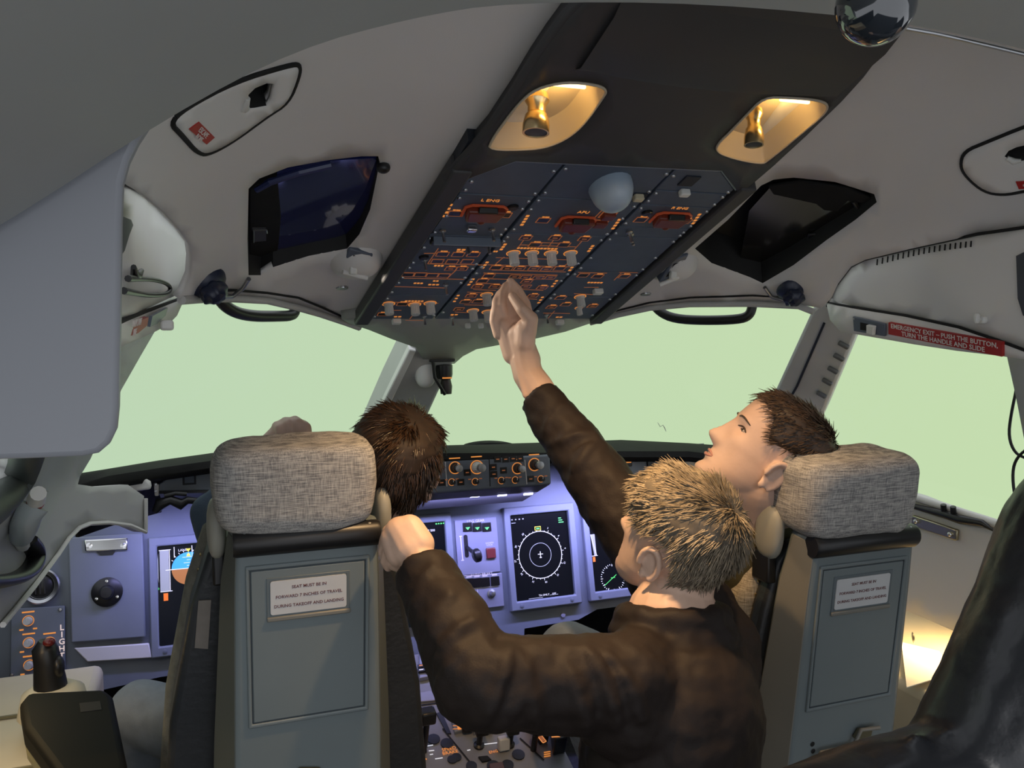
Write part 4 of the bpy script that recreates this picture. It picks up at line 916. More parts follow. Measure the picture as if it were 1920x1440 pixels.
q = FRH.px(874, 1024); MB().prism([FRH.at(q[0]+a, q[1]+b, 0) for a, b in rrect(0.013, 0.072, 0.006)], FRH.n*0.0012).build('lever_slot', GAP, gp)
lv = MB(); q = FRH.px(880, 1036); lv.tube([FRH.at(q[0]-0.006, q[1]+0.018, -0.002), FRH.at(q[0]-0.004, q[1]+0.008, 0.03), FRH.at(q[0]+0.004, q[1]-0.004, 0.055)], [0.006, 0.006, 0.007], 10)
lv = lv.build('gear_lever', BLACK, mp, 50)
wc = FRH.at(q[0]+0.006, q[1]-0.008, 0.06)
MB().lathe([(0.0, -0.013), (0.014, -0.013), (0.021, -0.008), (0.0225, 0.0), (0.021, 0.008), (0.014, 0.013), (0.0, 0.013)], wc, (0.95, 0, 0.2), 24).build('wheel_knob', BLACK, lv, 40)
MB().lathe([(0.0, -0.0145), (0.009, -0.0145), (0.009, 0.0145), (0.0, 0.0145)], wc, (0.95, 0, 0.2), 16).build('wheel_hub', HOUSING, lv, 40)
q = FRH.px(865, 1028); strokes(gp, 'travel_scale', [[(q[0], q[1]+0.036), (q[0]+0.002, q[1]-0.036)], [(q[0]-0.004, q[1]+0.038), (q[0]+0.005, q[1]+0.038)], [(q[0]-0.003, q[1]-0.038), (q[0]+0.006, q[1]-0.038)]], INKW, 0.003, FRH, 0.0)
q = FRH.px(920, 1037); rb = MB().box((0, 0, 0.003), (0.032, 0.034, 0.010)).build('red_guard_switch', mat('clear_red_guard', (0.16, 0.03, 0.03), 0.2), gp, None, 0.003, M=FRH.mat(*q))
link_obj('lit_rim', rm_, None, rb, FRH.mat(q[0], q[1], 0.006, 0, (1.0, 0.9, 1)))
q = FRH.px(918, 1020); text('switch_title', 'DOWN\nLOCK', FRH.mat(*q), 0.008, INKW, gp, line=0.8)
q = FRH.px(903, 1077); text('plate_title', 'AUTO BRAKE', FRH.mat(*q), 0.0125, INKW, ap)
for x, y in ((880,1093),(895,1092),(910,1091),(928,1089)):
    q = FRH.px(x, y); bt = MB().box((0, 0, 0.002), (0.0285, 0.0285, 0.006)).build('brake_button', BUTTON, ap, None, 0.001, M=FRH.mat(*q))
    MB().box((0, 0.019, 0.0004), (0.018, 0.005, 0.0006)).build('button_legend', INKW, bt, M=FRH.mat(*q))
q = FRH.px(881, 1118); rb = MB().box((0, 0, 0.003), (0.030, 0.034, 0.010)).build('red_guard_switch', mat('clear_red_guard', (0.16, 0.03, 0.03), 0.2), ap, None, 0.003, M=FRH.mat(*q))
MB().box((0, 0, 0.009), (0.016, 0.018, 0.002)).build('switch_window', GAP, rb, M=FRH.mat(*q))
q = FRH.px(921, 1113); MB().lathe([(0.014, 0), (0.014, 0.004), (0.009, 0.006), (0.006, 0.02), (0.0, 0.021)], FRH.at(*q), FRH.n, 16).build('rotary_switch', STEEL, ap, 40)
q = FRH.px(926, 1110); strokes(ap, 'white_lines', [[FRH.px(872, 1106), FRH.px(932, 1099)], [FRH.px(895, 1104), FRH.px(897, 1128)], [FRH.px(868, 1080), FRH.px(932, 1076)]], INKW, 0.0014, FRH, 0.0)
q = MP.px(1056, 1153); MB().lathe([(0.0, 0), (0.008, 0), (0.008, 0.004), (0.0, 0.005)], MP.at(*q, -0.004), MP.n, 12).build('panel_fastener', MAINL, mp, 40)
# black screens below are empty footwells; a knee guard strip under the clipboard
q = mz([(140,1214),(280,1205),(285,1232),(165,1240)]); MB().prism([MP.at(a, b, -0.004) for a, b in q], MP.n*0.02).build('lower_strip', LINER, mp, None, 0.003)

# ------------------------------------------------------------------ clipboard table and left extras
ct = thing('clipboard_table', MP.at(*MP.px(200, 1200), 0.01), 'blue-grey clipboard table with chrome clip and round black knob', 'table')
CF = Frame(MP.at(0, 0, 0.022), MP.u, MP.v)
def ch(pts, h0, h1): return MB().prism([CF.at(*CF.px(x, y), h0) for x, y in pts], CF.n*(h1-h0))
ch([(128,1008),(268,999),(273,1195),(133,1206)], -0.018, 0.0).build('board', MAIN, ct, None, 0.004)
ck = ch([(158,1012),(240,1008),(240,1032),(160,1035)], 0.0, 0.010).build('clip', CHROME, ct, None, 0.004)
for x in (168, 232): MB().lathe([(0.0, 0), (0.008, 0), (0.008, 0.003), (0.0, 0.004)], CF.at(*CF.px(x, 1023), 0.010), CF.n, 12).build('rivet', CHROME, ck, 40)
ch([(180,1034),(218,1032),(212,1040),(188,1041)], 0.0, 0.004).build('clip_tongue', BLACK, ck)
q = CF.px(201, 1110)
kb = MB().lathe([(0.0, 0.0), (0.040, 0.0), (0.040, 0.006), (0.034, 0.010), (0.020, 0.014), (0.018, 0.03), (0.014, 0.034), (0.0, 0.035)], CF.at(*q), CF.n, 28).build('knob', BLACK, ct, 40)
for t in (90, 210, 330): MB().lathe([(0.0, 0), (0.0045, 0), (0.004, 0.002), (0.0, 0.0025)], CF.at(q[0]+0.030*math.cos(math.radians(t)), q[1]+0.030*math.sin(math.radians(t)), 0.0105), CF.n, 8).build('knob_screw', CHROME, kb, 40)
# round air outlet
q = CF.px(75, 1100); t = thing('air_outlet', CF.at(*q, 0), 'round chrome-rimmed air outlet beside the clipboard table', 'air outlet')
MB().lathe([(0.030, 0.0), (0.045, 0.004), (0.048, 0.010), (0.044, 0.014), (0.036, 0.010), (0.032, -0.006)], CF.at(*q, -0.014), CF.n, 30).build('rim', STEEL, t, 40)
MB().lathe([(0.0, -0.015), (0.034, -0.015), (0.036, -0.004), (0.026, 0.006), (0.0, 0.010)], CF.at(*q, -0.012), CF.n, 24).build('swivel_ball', BLACK, t, 40)
for k in (-1, 0, 1): MB().box(CF.at(q[0]+0.011*k, q[1], -0.001), (0.003, 0.004, 0.04)).build('vane', HOUSING, t)
# lighting panel
lp_ = thing('lighting_panel', CF.at(*CF.px(70, 1270), 0), 'small slate lighting panel with amber lit knobs and vertical LIGHT lettering', 'control panel')
ch([(20,1142),(121,1136),(121,1266),(18,1273)], -0.02, -0.004).build('plate', MAIN2, lp_, None, 0.002)
LF = Frame(CF.at(0, 0, -0.004), CF.u, CF.v)
for x, y in ((113,1143),(22,1266)): screw(LF, *LF.px(x, y), lp_, 1.3)
for x, y in ((53,1164),(54,1205),(93,1204),(55,1247)):
    a, b = LF.px(x, y); knob(LF, a, b, lp_, 0.95, me=None)
    MB().box((0, 0.023, 0.0004), (0.03, 0.004, 0.0006)).build('amber_legend', ORANGE, lp_, M=LF.mat(a, b)); 
    for sx in (-1, 1): MB().box((sx*0.016, -0.022, 0.0004), (0.010, 0.004, 0.0006)).build('amber_legend', ORANGE, lp_, M=LF.mat(a, b))
for i, chh in enumerate('LIGHT'):
    a, b = LF.px(116, 1177+13.2*i); text('lettering', chh, LF.mat(a, b, 0.0), 0.021, mat('pale_lit_letter', (0.7, 0.6, 0.55), 0.5, emit=(1, 0.75, 0.65), estr=0.5), lp_, bold=0.0004)

# ================================================================== GLARESHIELD
gs_ = thing('glareshield', (0, 2.5, 0.93), 'black topped glareshield running below the windscreens', 'glareshield')
def gp_(x, y, Y): return AY(x, y, Y)
aft = [(140,912),(200,897),(300,882),(400,868),(560,858),(700,856),(820,854),(1020,853),(1165,850),(1290,850),(1400,862),(1480,880)]
fro = [(140,895),(200,884),(300,867),(400,853),(560,844),(700,841),(820,839),(1020,833),(1165,828),(1290,834),(1400,842),(1480,858)]
yA = [2.10,2.22,2.36,2.40,2.42,2.42,2.42,2.42,2.42,2.38,2.3,2.2]; yF = [2.2,2.38,2.6,2.72,2.8,2.82,2.82,2.82,2.78,2.66,2.5,2.35]
A = [gp_(*p, y) for p, y in zip(aft, yA)]; Fv = [gp_(*p, y) for p, y in zip(fro, yF)]
m = MB(); rows = []
for a, f in zip(A, Fv):
    rows.append([a-Vector((0, 0, 0.022)), a-Vector((0, 0.008, 0.010)), a, a*0.6+f*0.4+Vector((0, 0, 0.006)), f, f-Vector((0, -0.03, 0.15))])
m.loft(rows, False, False); o = m.build('hood', MATTE, gs_, 50); md = o.modifiers.new('solid', 'SOLIDIFY'); md.thickness = 0.008
m = MB(); rows = []
for i in range(15):
    t = i/14; x = 868+t*(975-868); bulge = math.sin(math.pi*t)**0.6
    p = gp_(x, 838, 2.80); rows.append([p+Vector((0, -0.04, -0.01)), p+Vector((0, -0.02, 0.018*bulge)), p+Vector((0, 0.02, 0.020*bulge)), p+Vector((0, 0.06, -0.01))])
m.loft(rows, False, False); m.build('hood_hump', MATTE, gs_, 50)
# wing panels left and right of the flight control unit
WF = Frame((0, 2.42, 0.985), (1, 0, 0), (0, 0.12, 1))
def wing(pts, mt, name, h0=-0.02, h1=0.0): 
    return MB().prism([WF.at(*WF.px(x, y), h0) for x, y in pts], WF.n*(h1-h0)).build(name, mt, gs_, None, 0.003)
w1 = wing([(298,908),(330,885),(400,868),(560,862),(640,862),(640,915),(298,921)], MAIN2, 'wing_panel')
w2 = wing([(1105,856),(1135,852),(1235,851),(1262,858),(1282,872),(1286,888),(1110,893)], MAIN2, 'wing_panel')
wing([(1280,868),(1300,852),(1400,862),(1420,900),(1286,890)], LINER, 'end_cap'); 
e1_ = wing([(288,905),(298,908),(298,930),(290,930)], LINER2, 'end_bracket', -0.01, 0.002)
for y in (908, 921): screw(WF, *WF.px(292, y), gs_, 1.1)
MB().prism([AY(x, y, 2.30) for x, y in ((180,916),(272,896),(282,905),(284,918),(180,930))], (0, 0.03, 0)).build('end_cap', LINER2, gs_, None, 0.006)
a, b = WF.px(355, 897); k = MB().box((0, 0, 0.0), (0.034, 0.034, 0.004)).build('push_button', PANELD, w1, None, 0.001, M=WF.mat(a, b)); MB().box((0, 0, 0.003), (0.024, 0.024, 0.004)).build('button_cap', PANEL, k, None, 0.001, M=WF.mat(a, b))
for x in (1160, 1177, 1219):
    a, b = WF.px(x, 866); k = MB().box((0, 0, 0.002), (0.026, 0.030, 0.008)).build('push_button', BUTTON, w2, None, 0.002, M=WF.mat(a, b))
    if x == 1177: MB().box((0, 0, 0.0065), (0.018, 0.006, 0.001)).build('lit_legend', ORANGE, k, M=WF.mat(a, b))
screw(WF, *WF.px(1130, 853), gs_, 1.1)
# white LED slots
led = MB().box((0, 0, 0), (0.030, 0.007, 0.004)).mesh('led_slot'); led.materials.append(LEDM)
# dark underside lip of wings
for xa, xb, ya, yb in ((298, 640, 921, 915), (1110, 1286, 893, 889)):
    P0, P1 = WF.at(*WF.px(xa, ya)), WF.at(*WF.px(xb, yb))
    m = MB().loft([[P0, P0+Vector((0, -0.005, -0.006)), P0+Vector((0, 0.14, -0.05)), P0+Vector((0, 0.17, -0.01))], [P1, P1+Vector((0, -0.005, -0.006)), P1+Vector((0, 0.14, -0.05)), P1+Vector((0, 0.17, -0.01))]]); m.build('underside', HOUSING, gs_)
UF = Frame((0, 2.435, 0.905), (1, 0, 0), (0, -0.55, 0.8))
for x, y in ((839,931),(890,929),(941,927),(990,925)): 
    link_obj('led_slot', led, None, gs_, UF.pm(x, y, 0.002))
for x, y in ((1148,893),(1192,893)):
    p = AY(x, y, 2.43); link_obj('led_slot', led, None, gs_, Matrix.Translation(p))
# black clip at the left end
m = MB(); m.tube([AY(x, y, 2.34) for x, y in ((290,960),(300,945),(320,938),(340,946),(352,938),(375,940))], [0.008, 0.016, 0.012, 0.015, 0.010, 0.008], 8); m.tube([AY(x, y, 2.34) for x, y in ((308,930),(330,925),(350,927))], 0.006, 8)
m.build('cable_bundle', BLACK, gs_, 60)

# flight control unit
fc = thing('flight_control_unit', (0, 2.45, 0.92), 'slate autopilot panel with amber ringed knobs on the glareshield', 'control panel')
a0, b1 = -0.335, WF.px(1020, 852)[1]; a1 = WF.px(1029, 900)[0]; b0 = WF.px(1029, 908)[1]
FC = Frame(WF.at(0, 0, 0.02), WF.u, WF.v)
MB().prism([WF.at(a, b, -0.10) for a, b in rect(a0, b0, a1, b1)], WF.n*0.12).build('body', mat('fcu_slate', (0.12, 0.14, 0.175), 0.5, var=0.05, vscale=20), fc, None, 0.006)
m = MB(); P0 = [FC.at(a0+0.01, b0, -0.004), FC.at(a0+0.06, b0-0.055, -0.10), FC.at(a0+0.06, b0, -0.14)]; P1 = [FC.at(a1-0.005, b0, -0.004), FC.at(a1-0.06, b0-0.055, -0.10), FC.at(a1-0.06, b0, -0.14)]
m.loft([P0, P1]); m.build('underside', HOUSING, fc)
def fq(x, y): return FC.px(x, y)
strokes(fc, 'divider', [[fq(835, 866), fq(838, 912)], [fq(984, 862), fq(988, 908)]], INKW, 0.0022, FC, 0.0)
strokes(fc, 'unit_joint', [[fq(917, 855), fq(919, 912)]], GAP, 0.003, FC, 0.0)
BK = knob_mesh('rotary_knob', 0.0105, 0.026, BLACK); 
for x, y, s_, me in ((855,876,1.25,BK),(896,875,1.4,kn_),(972,877,1.2,BK),(1004,870,1.35,BK)):
    a, b = fq(x-2, y+1); k = knob(FC, a, b, fc, s_, me=me)
    MB().lathe([(0.0, 0.0), (0.0085*s_, 0.0), (0.0085*s_, 0.012*s_), (0.0, 0.013*s_)], FC.at(a, b, 0.026*s_), FC.n, 14).build('knob_cap', STEEL, k, 40)
    MB().box((0, 0.030*s_*0.75, 0.0006), (0.034, 0.0035, 0.0008)).build('amber_legend', ORANGE, fc, M=FC.mat(a, b))
for x, y in ((847,904),(891,903),(940,901),(966,900),(1014,898)):
    a, b = fq(x, y); knob(FC, a, b, fc, 0.72, me=BK)
    for sx in (-1, 1): MB().box((sx*0.017, 0.008, 0.0006), (0.009, 0.003, 0.0008)).build('amber_legend', ORANGED, fc, M=FC.mat(a, b))
for x, y in ((876,886),(864,904),(828,905),(933,861),(948,861),(962,860),(975,860),(925,876),(926,889),(944,882),(995,898)):
    a, b = fq(x, y); k = link_obj('push_button', bm_, None, fc, FC.mat(a, b, 0, 0, (0.95, 1.05, 1)))
    link_obj('legend', cap_, None, k, FC.mat(a, b, 0, 0, (0.9, 0.9, 1)))

# ================================================================== CENTRE PEDESTAL
PO = AX(900, 1355, 0.0)
PF = Frame(PO, (1, 0, 0), (0, 1, 0.34))
pd = thing('centre_pedestal', (0, PO.y, FZ), 'grey centre pedestal with thrust levers and lit scales', 'pedestal')
PEDM = mat('pedestal_grey', (0.20, 0.205, 0.215), 0.5, var=0.06, vscale=16)
MB().prism([PF.at(a, b, -0.012) for a, b in rect(-0.19, -0.75, 0.19, 0.30)], PF.n*0.010).build('top_plate', PEDM, pd, None, 0.003)
P = [(-0.19, PF.at(0, -0.75).y, FZ), (-0.19, PF.at(0, 0.30).y, FZ), tuple(PF.at(-0.19, 0.30, -0.012)), tuple(PF.at(-0.19, -0.75, -0.012))]
MB().prism([Vector(p) for p in P], (0.38, 0, 0)).build('body', MAIN2, pd, None, 0.004)
def pq(x, y): return PF.px(x, y)
def prc(pts, h0, h1, mt, name, par=None, bev=0.002): return MB().prism([PF.at(*pq(x, y), h0) for x, y in pts], PF.n*(h1-h0)).build(name, mt, par or pd, None, bev)
# side trays
prc([(785,1300),(855,1290),(862,1310),(786,1318)], -0.002, 0.004, MAINL, 'forward_plate'); 
prc([(786,1216),(820,1216),(830,1268),(786,1278)], -0.002, 0.012, MAINL, 'keyboard_plate')
kb_ = []
for i, (x, y) in enumerate(((789,1258),(802,1257),(815,1256),(789,1266),(803,1266),(816,1264))):
    k = MB().box((0, 0, 0.004), (0.020, 0.013, 0.008)).build('key', BUTTON, pd, None, 0.001, M=PF.mat(*pq(x, y), 0.012)); MB().box((0, 0, 0.0084), (0.012, 0.003, 0.0006)).build('key_legend', WLIT if i % 2 else ORANGE, k, M=PF.mat(*pq(x, y), 0.012))
# thrust levers
for x in (868, 908):
    a, b = pq(x, 1352)
    lvv = MB().box(PF.at(a, b, 0.06)+Vector((0, 0.01, 0)), (0.030, 0.05, 0.15), Matrix.Rotation(-0.25, 3, 'X')).build('thrust_lever', BLACK, pd, None, 0.008)
    MB().tube([PF.at(a-0.026, b+0.02, 0.145), PF.at(a+0.026, b+0.02, 0.145)], 0.019, 12).build('lever_grip', BLACK, lvv, 50)
# scale blocks with amber marks
for pts, mk in (([(845,1348),(862,1343),(870,1372),(852,1377)], [(859,1354),(862,1368)]), ([(882,1340),(904,1338),(912,1372),(888,1378)], None), ([(922,1338),(938,1334),(947,1368),(930,1372)], [(929,1346),(933,1362)])):
    sb = prc(pts, -0.004, 0.008, PEDM, 'scale_block')
    SF = Frame(PF.at(0, 0, 0.008), PF.u, PF.v)
    if mk:
        strokes(sb, 'amber_scale', [[SF.px(*mk[0]), SF.px(*mk[1])]], ORANGE, 0.010, SF, 0.0)
        strokes(sb, 'scale_ticks', [[SF.px(mk[0][0]-10, mk[0][1]+k*6+1), SF.px(mk[0][0]+4, mk[0][1]+k*6)] for k in (-1, 0, 1, 2)], ORANGE, 0.0022, SF, 0.0)
    else:
        strokes(sb, 'gate_marks', [[SF.px(x, y), SF.px(x2, y2)] for x, y, x2, y2 in ((886,1351,904,1349),(890,1367,908,1365),(886,1351,890,1367),(904,1349,908,1365),(895,1350,899,1366),(888,1359,906,1357))], WLIT, 0.0028, SF, 0.0)
strokes(pd, 'lit_arcs', [[pq(842, 1330), pq(850, 1337), pq(855, 1345)], [pq(884, 1326), pq(892, 1333), pq(897, 1340)]], ORANGE, 0.003, PF, 0.0)
# slots beside the levers
prc([(818,1338),(828,1334),(846,1376),(838,1376)], -0.003, 0.0015, PANELD, 'lever_slot', bev=0.0005); prc([(938,1336),(946,1336),(972,1368),(962,1366)], -0.003, 0.0015, PANELD, 'lever_slot', bev=0.0005)
# speedbrake lever left, flap lever right
def lever(x, y, h, wd, lab, lit=False, tilt=0.0):
    a, b = pq(x, y); s_ = MB().tube([PF.at(a, b, -0.005), PF.at(a, b+tilt, h)], 0.008, 10).build('lever_stem', BLACK, pd, 50)
    MB().box(PF.at(a, b+tilt, h+0.015), (wd, 0.034, 0.036), Matrix.Rotation(0.2, 3, 'X')).build('lever_handle', BLACK, s_, None, 0.006); return s_
lever(795, 1408, 0.10, 0.040, '')
lever(1000, 1405, 0.06, 0.030, '')
# fuel cut-off switches
for x, y in ((898,1398),(955,1396)):
    a, b = pq(x, y); s_ = MB().lathe([(0.014, -0.002), (0.014, 0.004), (0.008, 0.008), (0.008, 0.040), (0.0, 0.042)], PF.at(a, b, 0), PF.n, 16).build('fuel_switch', BLACK, pd, 40)
    MB().box(PF.at(a+0.002, b, 0.050), (0.034, 0.028, 0.018), Matrix.Rotation(0.3, 3, 'X')).build('switch_head', BLACK, s_, None, 0.004)
    MB().lathe([(0.003, 0), (0.003, 0.001), (0.0, 0.001)], PF.at(a+0.002, b-0.004, 0.0602), PF.n, 8).build('head_dot', WLIT, s_)
# flap quadrant: lit slanted bar and dark block
sb = prc([(984,1356),(1000,1353),(1028,1392),(1012,1398)], 0.0, 0.028, BLACK, 'flap_quadrant', bev=0.003); QF = Frame(PF.at(0, 0, 0.029), PF.u, PF.v)
strokes(sb, 'lit_scale', [[QF.px(989, 1357), QF.px(1018, 1393)], [QF.px(996, 1355), QF.px(1024, 1390)], [QF.px(989, 1357), QF.px(996, 1355)], [QF.px(1018, 1393), QF.px(1024, 1390)]], ORANGE, 0.003, QF, 0.0)
strokes(sb, 'lit_band', [[QF.px(993, 1358), QF.px(1020, 1390)]], mat('amber_deep', (0.2, 0.06, 0.01), 0.5, emit=(0.8, 0.2, 0.02), estr=0.3), 0.009, QF, 0.0)
sb = prc([(1030,1372),(1055,1370),(1060,1412),(1036,1418)], 0.0, 0.055, BLACK, 'trim_block', bev=0.004); TF = Frame(PF.at(0, 0, 0.056), PF.u, PF.v)
for y in (1362, 1372, 1382): strokes(sb, 'lit_marks', [[TF.px(1034, y), TF.px(1050, y-1)]], ORANGE, 0.004, TF, 0.0)
a, b = pq(943, 1402); MB().box(PF.at(a, b, 0.015), (0.030, 0.022, 0.034)).build('pale_switch', KNOB, pd, None, 0.004)
for x, y, s_ in ((813,1386,1.2),(838,1394,1.2),(856,1420,0.9),(848,1424,0.9),(972,1415,1.2),(952,1434,1.1),(884,1436,1.0),(925,1436,1.2)):
    a, b = pq(x, y); MB().lathe([(0.014*s_, 0), (0.014*s_, 0.003), (0.0, 0.004)], PF.at(a, b, -0.001), PF.n, 14).build('recess_button', PANELD, pd)
prc([(896,1420),(914,1418),(922,1426),(904,1430)], -0.002, 0.004, GAP, 'key_window'); prc([(916,1438),(942,1434),(946,1448),(918,1450)], -0.002, 0.012, mat('brown_switch', (0.08, 0.03, 0.02), 0.4), 'guarded_switch')
strokes(pd, 'panel_joint', [[pq(830, 1366), pq(890, 1440)], [pq(975, 1384), pq(1020, 1425)], [pq(790, 1322), pq(860, 1312)]], GAP, 0.004, PF, 0.0)
a, b = pq(843, 1408); text('amber_text', 'SPEED\nBRAKE', PF.mat(a, b, 0.001), 0.014, ORANGE, pd, line=0.85)
a, b = pq(925, 1410); text('amber_text', 'ENG', PF.mat(a, b, 0.001), 0.012, ORANGE, pd)
strokes(pd, 'white_marks', [[pq(905, 1396), pq(938, 1392)], [pq(800, 1399), pq(812, 1397)], [pq(804, 1408), pq(814, 1407)], [pq(806, 1415), pq(812, 1414)], [pq(816, 1423), pq(830, 1421)], [pq(945, 1430), pq(958, 1428)], [pq(876, 1407), pq(882, 1406)]], WLIT, 0.0026, PF, 0.0)
strokes(pd, 'amber_ticks', [[pq(786+i*3, 1414+i*3), pq(794+i*3, 1418+i*3)] for i in range(3)]+[[pq(1020, 1411+i*4), pq(1032, 1409+i*4)] for i in range(3)], ORANGE, 0.0035, PF, 0.0)

# ================================================================== PILOT SEATS
G_ = lambda x, s: math.exp(-(x/s)**2)
def pilot_seat(o3, label, tex):
    SF = Frame(o3, (1, 0, 0), (0, -0.10, 1)); A = SF.at
    t = thing('pilot_seat', (o3[0], o3[1]+0.25, FZ), label, 'seat')
    # shell: back plate with flared sides
    rings = []
    for b, w0, w1, hf in ((-0.005, 0.112, 0.122, -0.05), (-0.10, 0.116, 0.135, -0.06), (-0.40, 0.122, 0.152, -0.075), (-0.75, 0.126, 0.165, -0.09)):
        rings.append([A(-w0, b, 0), A(w0, b, 0), A(w1, b, hf), A(w1*0.9, b, hf-0.02), A(-w1*0.9, b, hf-0.02), A(-w1, b, hf)])
    sh = MB().loft(rings).build('seat_shell', SEATSH, t, None, 0.008, 3)
    for sx in (-1, 1):
        R = [[A(sx*(w0+0.001), b, -0.002), A(sx*(w1+0.002), b, hf), A(sx*(w1-0.006), b, hf+0.004), A(sx*(w0-0.004), b, -0.006)] for b, w0, w1, hf in ((-0.012, 0.112, 0.122, -0.05), (-0.10, 0.116, 0.135, -0.06), (-0.40, 0.122, 0.152, -0.075), (-0.74, 0.126, 0.165, -0.09))]
        MB().loft(R).build('side_trim', SEATSD if tex > 3 else mat('seat_side_shaded', (0.10, 0.11, 0.10), 0.5, var=0.05, vscale=5), sh, None, 0.002)  # same trim on both seats; left copy has its shade in the colour
    # access panel with moulded border
    rp = ring_prism(SF, rect(-0.100, -0.340, 0.100, -0.056), rect(-0.094, -0.333, 0.094, -0.063), -0.002, 0.004).build('panel_border', SEATSH, t, None, 0.002)
    ring_prism(SF, rect(-0.094, -0.333, 0.094, -0.063), rect(-0.0915, -0.3305, 0.0915, -0.0655), -0.001, 0.0008).build('panel_groove', mat('groove_slate', (0.05, 0.065, 0.075), 0.6), rp)
    ap_ = MB().prism([A(a, b, -0.002) for a, b in rect(-0.0915, -0.3305, 0.0915, -0.0655)], SF.n*0.005).build('access_panel', SEATSH, t, None, 0.0015)
    ring_prism(SF, rect(-0.068, -0.150, 0.067, -0.079), rect(-0.062, -0.143, 0.061, -0.084), 0.002, 0.0045).build('placard_recess', mat('recess_shell', (0.13, 0.16, 0.175), 0.5), ap_, None, 0.001)
    MB().box((0.0, -0.150, 0.005), (0.136, 0.008, 0.005)).build('recess_ledge', SEATSD, ap_, None, 0.002, M=SF.M)
    pc = MB().prism([SF.at(x-0.0005, y-0.1135, 0.003) for x, y in rrect(0.123, 0.058, 0.004)], SF.n*0.0025).build('placard', mat('placard_white', (0.62, 0.63, 0.64), 0.5, var=0.03, vscale=30), t)
    pc['label'] = 'white placard with dark red lettering'
    for s_, dy in (('SEAT MUST BE IN', 0.0165), ('FORWARD 7 INCHES OF TRAVEL', 0.001), ('DURING TAKEOFF AND LANDING', -0.015)):
        text('placard_text', s_, SF.mat(0, -0.1135+dy, 0.0056), 0.0073, INK, pc, bold=0.00012)
    # black bar over the top of the shell
    m = MB(); rings = []
    for a in (-0.118, -0.113, 0.113, 0.118):
        k = 0.9 if abs(a) > 0.115 else 1.0
        rings.append([A(a, -0.020+0.022*k*math.sin(q), -0.006+0.020*k*math.cos(q)) for q in [2*math.pi*i/18 for i in range(18)]])
    tb = m.loft(rings).build('top_bar', BLACK, t, 40)
    for a in (-0.10, 0.0, 0.10): MB().lathe([(0.0, 0), (0.004, 0), (0.003, 0.0015), (0.0, 0.002)], A(a, -0.002, 0.002), SF.v*0.8+SF.n*0.6, 8).build('bar_screw', STEEL, tb)
    # headrest cover
    m = MB(); nu, nv = 48, 26; rings = []
    rnd = random.Random(tex)
    for i in range(nv+1):
        ph = -math.pi/2+math.pi*i/nv; ph = max(min(ph, math.pi/2-0.03), -math.pi/2+0.03); row = []
        for k in range(nu):
            th = 2*math.pi*k/nu; sg = lambda v, e: math.copysign(abs(v)**e, v)
            zz = sg(math.sin(ph), 0.42); rr = sg(math.cos(ph), 0.30)
            x = 0.132*rr*sg(math.cos(th), 0.32); y = 0.066*rr*sg(math.sin(th), 0.5); z = 0.074*zz
            x *= 1.0-0.06*max(0, -zz); 
            q = Vector((x*18+tex, y*18, z*26)); cz = -0.006*(G_(z-0.030+0.35*(x+0.132), 0.006)+G_(z+0.004+0.12*(x+0.132), 0.006))*max(0, min(1, (-x-0.02)/0.05)) if tex > 3 else 0.0
            d = cz + noise.noise(q)*0.006 + noise.noise(Vector((x*40, y*40, z*60+tex)))*0.002
            row.append(A(x*(1+d*3)-0.016, 0.064+z+d*0.6, -0.050-y-d*0.8))
        rings.append(row)
    m.loft(rings).build('headrest', FABRIC, t, 180)
    for sx in (-1, 1):
        R = Matrix((SF.u, SF.v, SF.n)).transposed()
        MB().ell(A(sx*0.140, -0.020, -0.095), (0.016, 0.052, 0.034), R, 18, 12, 2.6).build('headrest_wing', mat('wing_pad', (0.34, 0.335, 0.29), 0.5), t, 60)
        MB().box(A(sx*0.138, -0.09, -0.105), (0.02, 0.05, 0.06)).build('wing_mount', BLACK, t, None, 0.004)
    # backrest: leather wrapped bolster with fabric face
    WS = 0.80 if tex > 3 else 1.0; H0 = -0.080 if tex > 3 else -0.115
    OUT = [(-0.118, -0.045), (-0.155, -0.075), (-0.185, -0.17), (-0.225, -0.38), (-0.25, -0.66), (0.25, -0.66), (0.225, -0.38), (0.185, -0.17), (0.155, -0.075), (0.118, -0.045)]
    OUT = [(a*WS, b) for a, b in OUT]
    bk = MB().prism([A(a, b, H0) for a, b in OUT], SF.n*-(0.075 if tex < 3 else 0.04)).build('backrest', LEATHER, t, None, 0.012, 3)
    fb = MB().prism([A(a*(1.04 if tex < 3 else 1.10), b+0.012, H0-(0.075 if tex < 3 else 0.04)) for a, b in OUT], SF.n*-0.07).build('backrest_face', BEIGEF if tex > 3 else mat('olive_grey_fabric', (0.17, 0.165, 0.14), 0.9, var=0.2, vscale=60, bump=0.3, bscale=300), t, None, 0.022, 3)
    # rivets along the edge
    for i in range(10):
        b = -0.10-0.028*i; a = -(0.166+0.150*(-b-0.10))*WS
        MB().lathe([(0.0, 0), (0.0035, 0), (0.0025, 0.002), (0.0, 0.0025)], A(a-0.0, b, H0-(0.073 if tex < 3 else 0.038)), (-1, -0.25, 0), 8).build('rivet', BRASS, bk)
    # seat pan, thigh pad and pillar
    MB().box((o3[0], o3[1]+0.42, 0.36), (0.46, 0.46, 0.12)).build('seat_cushion', BEIGEF, t, None, 0.04, 3)
    MB().box((o3[0], o3[1]+0.36, 0.26), (0.44, 0.42, 0.08)).build('seat_pan', SEATSH, t, None, 0.01)
    MB().box((o3[0], o3[1]+0.34, 0.07), (0.22, 0.30, 0.34)).build('pillar', HOUSING, t, None, 0.01)
    return t, SF
ls, LSF = pilot_seat((-0.5215, 1.40, 1.103), 'left pilot seat with heathered grey headrest and a strip of tape on the bolster', 1)
